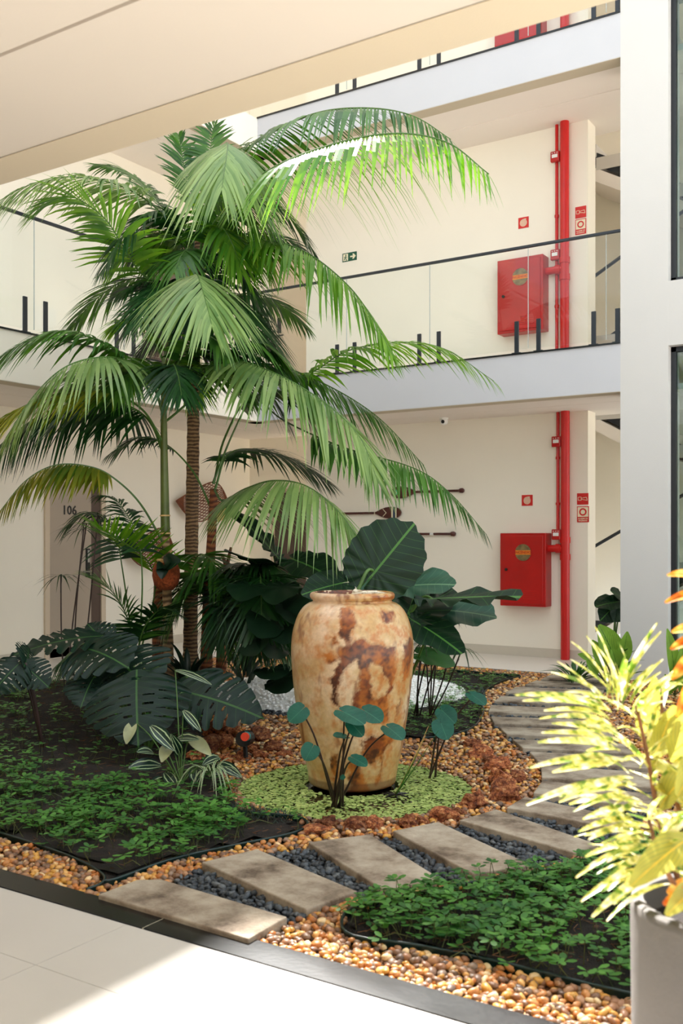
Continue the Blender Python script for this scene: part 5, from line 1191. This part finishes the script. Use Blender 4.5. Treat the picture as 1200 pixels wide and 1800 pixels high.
# ---- orchid in coir pot on the slender palm
oc = W(292, 1012, 8.18); op = thing('coir_pot', 'round rusty coir pot tied to the slender palm trunk', 'pot', oc)
m = MB(); m.lathe([(0, -.12), (.06, -.115), (.10, -.07), (.115, 0), (.11, .06), (.09, .10), (.06, .11), (0, .10)], oc, 20); m.build('coir_ball', M['coir'], op, smooth=True)
m = MB(); m.lathe([(.06, .10), (.085, .13), (.07, .14), (.05, .11)], oc, 12); m.build('fibre_rim', M['palewood'], op)
orr = thing('orchid', 'dark green orchid leaves growing out of the coir pot', 'orchid', oc + UP * .1)
for (u, v, w) in [(318, 985, 30), (284, 1018, 22), (300, 988, 26), (276, 1000, 18)]:
    m = MB(); strip(m, oc + UP * .09 + TOC * .09, W(u, v, 8.0), TOC + UP * .3, w / F * 8.1, .12); m.build('leaf', M['darkleaf'], orr, smooth=True)
# ---- terracotta pot far behind
tc = onZ(472, 1148, 0); pt_ = thing('terracotta_pot', 'terracotta pot half hidden in the plants by the far gallery', 'pot', tc)
m = MB(); m.lathe([(0, 0), (.20, 0), (.26, .30), (.28, .30), (.28, .38), (.25, .38), (.24, .32), (0, .32)], tc, 24); m.build('pot_body', M['terracotta'], pt_)
pp = thing('potted_palm', 'bushy dark plant growing in the terracotta pot', 'plant', tc + UP * .32)
for k in range(16):
    a = k * .83; m = MB(); b = tc + UP * .33; L = random.uniform(.5, .9); strip(m, b, b + Vector((math.cos(a) * L * .6, math.sin(a) * L * .6, L * random.uniform(.5, 1))), Vector((-math.cos(a), -math.sin(a), 1)), .09, .12); m.build('leaf', M['lowgreen'] if k % 2 else M['darkleaf'], pp, smooth=True)
# ---- dark understory shrubs that fill the clump
def bush(name, label, base, n, spread, hgt, wid, mat, seed, cat='plant'):
    rr = random.Random(seed); t = thing(name, label, cat, base)
    for k in range(n):
        a = rr.random() * 6.28; e = rr.uniform(.2, 1.0); L = rr.uniform(.6, 1) * hgt; b = Vector(base) + Vector((math.cos(a) * spread * .15, math.sin(a) * spread * .15, rr.uniform(0, .4) * hgt))
        tpv = b + Vector((math.cos(a) * spread * e, math.sin(a) * spread * e, L * (1.1 - e * .8))); m = MB(); strip(m, b, tpv, Vector((-math.cos(a) * .3, -math.sin(a) * .3, 1)), wid * rr.uniform(.7, 1.2), .12); m.build('leaf', M[mat], t, smooth=True)
    return t
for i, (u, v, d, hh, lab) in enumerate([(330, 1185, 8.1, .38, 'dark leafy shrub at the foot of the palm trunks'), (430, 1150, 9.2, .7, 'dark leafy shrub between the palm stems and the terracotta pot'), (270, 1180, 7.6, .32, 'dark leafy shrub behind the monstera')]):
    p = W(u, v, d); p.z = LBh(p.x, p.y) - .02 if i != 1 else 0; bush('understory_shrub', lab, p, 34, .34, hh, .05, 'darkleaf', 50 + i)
# ---- corner planting by the pier
p = onZ(1062, 1196, 0)
t = thing('veined_leaf_plant', 'yellow-green plant with boldly veined upright leaves beside the white pier', 'plant', p)
for (b, tp, w) in [((1082, 1165), (1052, 1098), 44), ((1062, 1175), (1040, 1125), 26), ((1085, 1180), (1075, 1140), 30), ((1040, 1160), (1015, 1150), 14), ((1090, 1170), (1102, 1110), 26), ((1050, 1185), (1030, 1162), 20)]:
    m = MB(); d = 9.3; strip(m, W(b[0], b[1], d), W(tp[0], tp[1], d - .1), TOC * .9 + UP * .3, w / F * d, .06, 8, None, 3); m.build('leaf', M['prayer'], t, smooth=True); stalk(t, [p, W(b[0], b[1], d)], .008, .006, M['stem'])
bush('fern', 'low fern-like plant at the top end of the path', onZ(1010, 1203, 0), 46, .34, .22, .03, 'lowgreen', 71, 'fern')
bush('fern', 'dark green bushy plant against the foot of the white pier', onZ(1080, 1210, 0), 40, .3, .45, .05, 'lowgreen', 72, 'fern')
p = Vector((onY(1076, 1150, 11.0).x, 11.0, 0)); t = thing('philodendron', 'dark broad-leaved plant in the stair hall behind the pier', 'plant', p)
for b, tp, n in [((1085, 1058), (1046, 1062), UP * .8 + TOC * .5), ((1082, 1062), (1056, 1090), TOC * .9 + UP * .2), ((1092, 1050), (1075, 1036), UP * .6 + TOC * .6), ((1090, 1068), (1080, 1092), TOC)]:
    plantleaf(t, (b[0], b[1], 11.0), (tp[0], tp[1], 10.9), n, 'elephant', p, wide=.6)
p = onZ(1185, 1222, 0); t = thing('peace_lily', 'green lance-leaved plant right of the pier under the window', 'plant', p)
for (b, tp, w) in [((1185, 1200), (1172, 1105), 22), ((1190, 1205), (1200, 1130), 24), ((1180, 1215), (1192, 1165), 20), ((1195, 1215), (1215, 1150), 24), ((1178, 1220), (1168, 1185), 16)]:
    m = MB(); strip(m, W(b[0], b[1], 8.6), W(tp[0], tp[1], 8.5), TOC + UP * .2, w / F * 8.6, .08); m.build('leaf', M['prayer'], t, smooth=True); stalk(t, [p, W(b[0], b[1], 8.6)], .006, .004, M['stem'])
# ---- ground cover
def cover(name, label, hfun, poly, n, seed, hmax, size, dens, mats=('cover', 'cover_yel')):
    rr = random.Random(seed); m = MB(); xs = [p.x for p in poly]; ys = [p.y for p in poly]; k = 0; tries = 0
    while k < n and tries < n * 60:
        tries += 1; x, y = rr.uniform(min(xs), max(xs)), rr.uniform(min(ys), max(ys))
        q = to_px(Vector((x, y, 0)))
        if x < XL + .1 or y < YK1 + .03 or y > YF - .1 or not q or not (-60 < q[0] < 1300): continue
        if not inpoly(x, y, [(p.x, p.y) for p in poly]) or rr.random() > dens(x, y, q): continue
        k += 1; z = hfun(x, y); h = hmax * rr.uniform(.25, 1); top = Vector((x + rr.uniform(-.04, .04), y + rr.uniform(-.04, .04), z + h))
        m.cur = 1; m.tube([Vector((x, y, z - .01)), top], .0016, 3, False); m.cur = 0
        a0 = rr.random() * 6.28; s = size * rr.uniform(.7, 1.25)
        for j in range(4):
            a = a0 + (j - 1.5) * .95; d = Vector((math.cos(a), math.sin(a), rr.uniform(-.15, .35))).normalized(); sd2 = d.cross(UP).normalized(); b = top + Vector((math.cos(a0), math.sin(a0), 0)) * (.25 * s if j in (1, 2) else 0)
            P = [b, b + d * s * .55 + sd2 * s * .30, b + d * s * .95 + sd2 * s * .22, b + d * s * 1.1, b + d * s * .95 - sd2 * s * .22, b + d * s * .55 - sd2 * s * .30]
            m.add(P, [(0, 1, 2, 3), (0, 3, 4, 5)])
        if rr.random() < .25:
            e = Vector((rr.uniform(-.12, .12), rr.uniform(-.12, .12), 0)); m.cur = 1; m.tube([Vector((x, y, z + .012)), Vector((x, y, z + .03)) + e * .5, Vector((x, y, z + .01)) + e], .002, 3, False); m.cur = 0
    tag(m.build(name, [M[q] for q in mats]), label, 'ground cover', kind='stuff')
def densL(x, y, q):
    n = noise.noise((x * 1.6, y * 1.6, 5)) * .6 + noise.noise((x * 4, y * 4, 2)) * .35; e = .5 + n * 1.5
    if q[1] > 1465 and q[0] > 130: e -= .45 * min(1, (q[1] - 1465) / 25)
    if q[1] < 1385: e *= .10 if 60 < q[0] < 400 and q[1] > 1235 else .4
    return max(.02, min(1, e))
def densR(x, y, q): return max(.12, min(1, .85 + noise.noise((x * 3, y * 3, 8)) * .9 - (.35 if q[1] > 1660 else 0)))
cover('ground_cover', 'low clover-like ground cover spreading over the left soil bed', LBh, LB, 1700, 1, .085, .036, densL)
cover('ground_cover', 'dense clover-like ground cover in the front right bed', RBh, RB, 1000, 2, .085, .035, densR)
cover('ground_cover', 'sparse ground cover in the far bed behind the vase', FBh, FB, 800, 3, .05, .028, lambda x, y, q: .8)
# litter on the soil
def litter(name, label, poly, hfun, n, seed):
    rr = random.Random(seed); m = MB(); xs = [p.x for p in poly]; ys = [p.y for p in poly]; pl = [(p.x, p.y) for p in poly]; k = 0
    while k < n:
        x, y = rr.uniform(min(xs), max(xs)), rr.uniform(min(ys), max(ys))
        if not inpoly(x, y, pl) or x < XL + .1: n -= .02; continue
        k += 1; a = rr.random() * 6.28; L = rr.uniform(.01, .05); d = Vector((math.cos(a) * L, math.sin(a) * L, rr.uniform(-.004, .01))); p = Vector((x, y, hfun(x, y) + .006)); m.tube([p, p + d], .0014, 3, False)
    tag(m.build(name, M['brownstem']), label, 'litter', kind='stuff')
litter('plant_litter', 'dry twigs and chips scattered over the left soil bed', LB, LBh, 1500, 5); litter('plant_litter', 'dry twigs scattered over the front right bed', RB, RBh, 500, 6)
# dwarf grass fringe between the pond and the left bed
rr = random.Random(8); m = MB()
for k in range(900):
    u, v = rr.uniform(395, 535), rr.gauss(1428, 7); p = onZ(u, v, 0); 
    if math.hypot(p.x - PC.x, p.y - PC.y) < PR + .01: continue
    a = rr.random() * 6.28; d = Vector((math.cos(a) * .7, math.sin(a) * .7, .7)); leaflet_strip(m, p, d.normalized(), UP, rr.uniform(.04, .07), .004, .5, 3, [1, .9, .6, .05])
tag(m.build('dwarf_grass', M['mondo']), 'fringe of dwarf dark grass at the front left of the pond', 'grass', kind='stuff')
# ================================================================== PLANTER IN THE FOREGROUND
pc = W(1275, 1585, 2.2); pc.z = 0
t = thing('planter', 'tall round grey concrete planter at the right edge of the picture', 'planter', pc)
m = MB(); m.lathe([(0, 0.001), (.185, .001), (.192, .02), (.200, .30), (.203, .58), (.200, .597), (.190, .603), (.176, .600), (.172, .585), (.170, .50), (0, .50)], pc, 64); m.build('planter_body', M['concrete'], t, smooth=False)
for pl_ in bpy.data.objects[t.children[0].name].data.polygons: pl_.use_smooth = abs(pl_.normal.z) < .5
m = MB(); m.disc(pc + UP * .535, (0, 0, 1), .17, .004, 32); m.build('soil_fill', M['soil'], t)
cb = pc + Vector((0, 0, .54)); cr = thing('croton', 'sunlit yellow croton with long narrow speckled leaves in the planter', 'plant', cb)
rc = random.Random(17)
stems = [[cb + Vector((-.06, .0, 0)), W(1168, 1480, 2.25), W(1138, 1330, 2.28), W(1118, 1240, 2.3)], [cb + Vector((0, .03, 0)), W(1200, 1450, 2.3), W(1170, 1300, 2.4), W(1160, 1210, 2.45)], [cb, W(1240, 1400, 2.2), W(1235, 1180, 2.2), W(1232, 1020, 2.2)], [cb + Vector((-.03, -.05, 0)), W(1165, 1520, 2.1), W(1140, 1440, 2.05)]]
for S in stems: stalk(cr, S, .008, .004, M['brownstem'], 'stem')
def crleaf(b, tp, w, mat='croton', n=None, bend=.08):
    m = MB(); strip(m, b, tp, n or (UP * .8 + TOC * .5), w, bend, 9, lambda t: (min(1, .25 + t * 2.2) * math.sin(PI * min(1, t * .62 + .36)) ** .6)); m.build('leaf', M[mat], cr, smooth=True)
# long narrow leaves placed after the photograph (tip pixel, root pixel, depth)
for (u0, v0, u1, v1, d, w) in [(1078, 1232, 1003, 1128, 2.25, .026), (1075, 1235, 1045, 1102, 2.3, .024), (1082, 1232, 1060, 1140, 2.3, .026), (1092, 1230, 1155, 1095, 2.35, .024), (1090, 1225, 1162, 1110, 2.3, .022), (1085, 1228, 1100, 1160, 2.25, .024),
    (1075, 1240, 968, 1182, 2.2, .026), (1072, 1248, 905, 1222, 2.15, .028), (1075, 1252, 918, 1232, 2.2, .024), (1070, 1262, 972, 1228, 2.2, .024), (1075, 1275, 978, 1260, 2.15, .028), (1080, 1290, 998, 1290, 2.2, .022), (1085, 1310, 952, 1288, 2.15, .024),
    (1090, 1320, 945, 1305, 2.1, .030), (1090, 1335, 930, 1350, 2.1, .026), (1098, 1370, 925, 1415, 2.05, .026), (1100, 1380, 982, 1410, 2.1, .022), (1105, 1400, 1022, 1418, 2.1, .022), (1110, 1420, 1024, 1440, 2.1, .024), (1112, 1440, 1016, 1462, 2.1, .024), (1120, 1450, 1034, 1476, 2.1, .024),
    (1125, 1480, 1028, 1506, 2.05, .024), (1130, 1490, 1066, 1516, 2.05, .022), (1140, 1505, 1070, 1540, 2.0, .024), (1148, 1530, 1040, 1612, 1.95, .026), (1145, 1535, 1078, 1590, 2.0, .022), (1105, 1360, 1030, 1330, 2.2, .022), (1095, 1300, 1020, 1270, 2.25, .022),
    (1115, 1250, 1190, 1180, 2.3, .022), (1120, 1260, 1215, 1165, 2.25, .024), (1128, 1300, 1195, 1240, 2.3, .022), (1118, 1330, 1060, 1295, 2.3, .022), (1125, 1350, 1180, 1290, 2.25, .022)]:
    b = W(u0, v0, d + .12); tpv = W(u1, v1, d); crleaf(b, tpv, w * .8, 'croton', UP * .75 + TOC * .55, .06)
    for k in range(2):
        j = Vector((rc.uniform(-.05, .05), rc.uniform(-.05, .05), rc.uniform(-.05, .05))); crleaf(b + j * .5, b.lerp(tpv, rc.uniform(.55, .85)) + j, w * rc.uniform(.5, .75), 'croton', UP * .75 + TOC * .55 + RT * rc.uniform(-.5, .5), rc.uniform(.02, .10))
for (u0, v0, u1, v1, d, w) in [(1125, 1290, 1150, 1190, 2.35, .055), (1150, 1330, 1185, 1240, 2.3, .06), (1185, 1340, 1230, 1220, 2.25, .075), (1160, 1420, 1225, 1350, 2.2, .07), (1210, 1430, 1150, 1385, 2.25, .06), (1215, 1470, 1108, 1558, 1.98, .075), (1190, 1390, 1130, 1340, 2.3, .05), (1225, 1560, 1170, 1610, 1.95, .05), (1235, 1330, 1190, 1400, 2.15, .07)]:
    crleaf(W(u0, v0, d + .1), W(u1, v1, d), w, 'croton_broad', UP * .7 + TOC * .7, .08)
for S in stems[:2] + stems[3:]:
    P = resample(catmull(S, 8), 30)[0]
    for k in range(24):
        p = P[rc.randint(9, 30)]; th = rc.random() * 6.28; Lc = rc.uniform(.12, .22); dv = Vector((math.cos(th), math.sin(th), rc.uniform(-.25, .9))).normalized()
        crleaf(p, p + dv * Lc, rc.uniform(.012, .02), 'croton', UP + Vector((rc.uniform(-.4, .4), rc.uniform(-.4, .4), 0)), rc.uniform(.03, .12))
for (u0, v0, u1, v1, d, w) in [(1240, 1025, 1172, 1012, 2.2, .034), (1240, 1048, 1168, 1060, 2.2, .03), (1240, 1110, 1180, 1112, 2.2, .035), (1240, 1125, 1178, 1142, 2.2, .035), (1235, 1150, 1180, 1195, 2.2, .04), (1235, 1180, 1190, 1260, 2.2, .04), (1230, 1575, 1165, 1590, 1.98, .04), (1220, 1560, 1172, 1570, 2.1, .04), (1215, 1545, 1180, 1600, 2.0, .035)]:
    crleaf(W(u0, v0, d + .05), W(u1, v1, d), w, 'croton_orange', UP * .7 + TOC * .6, .10)
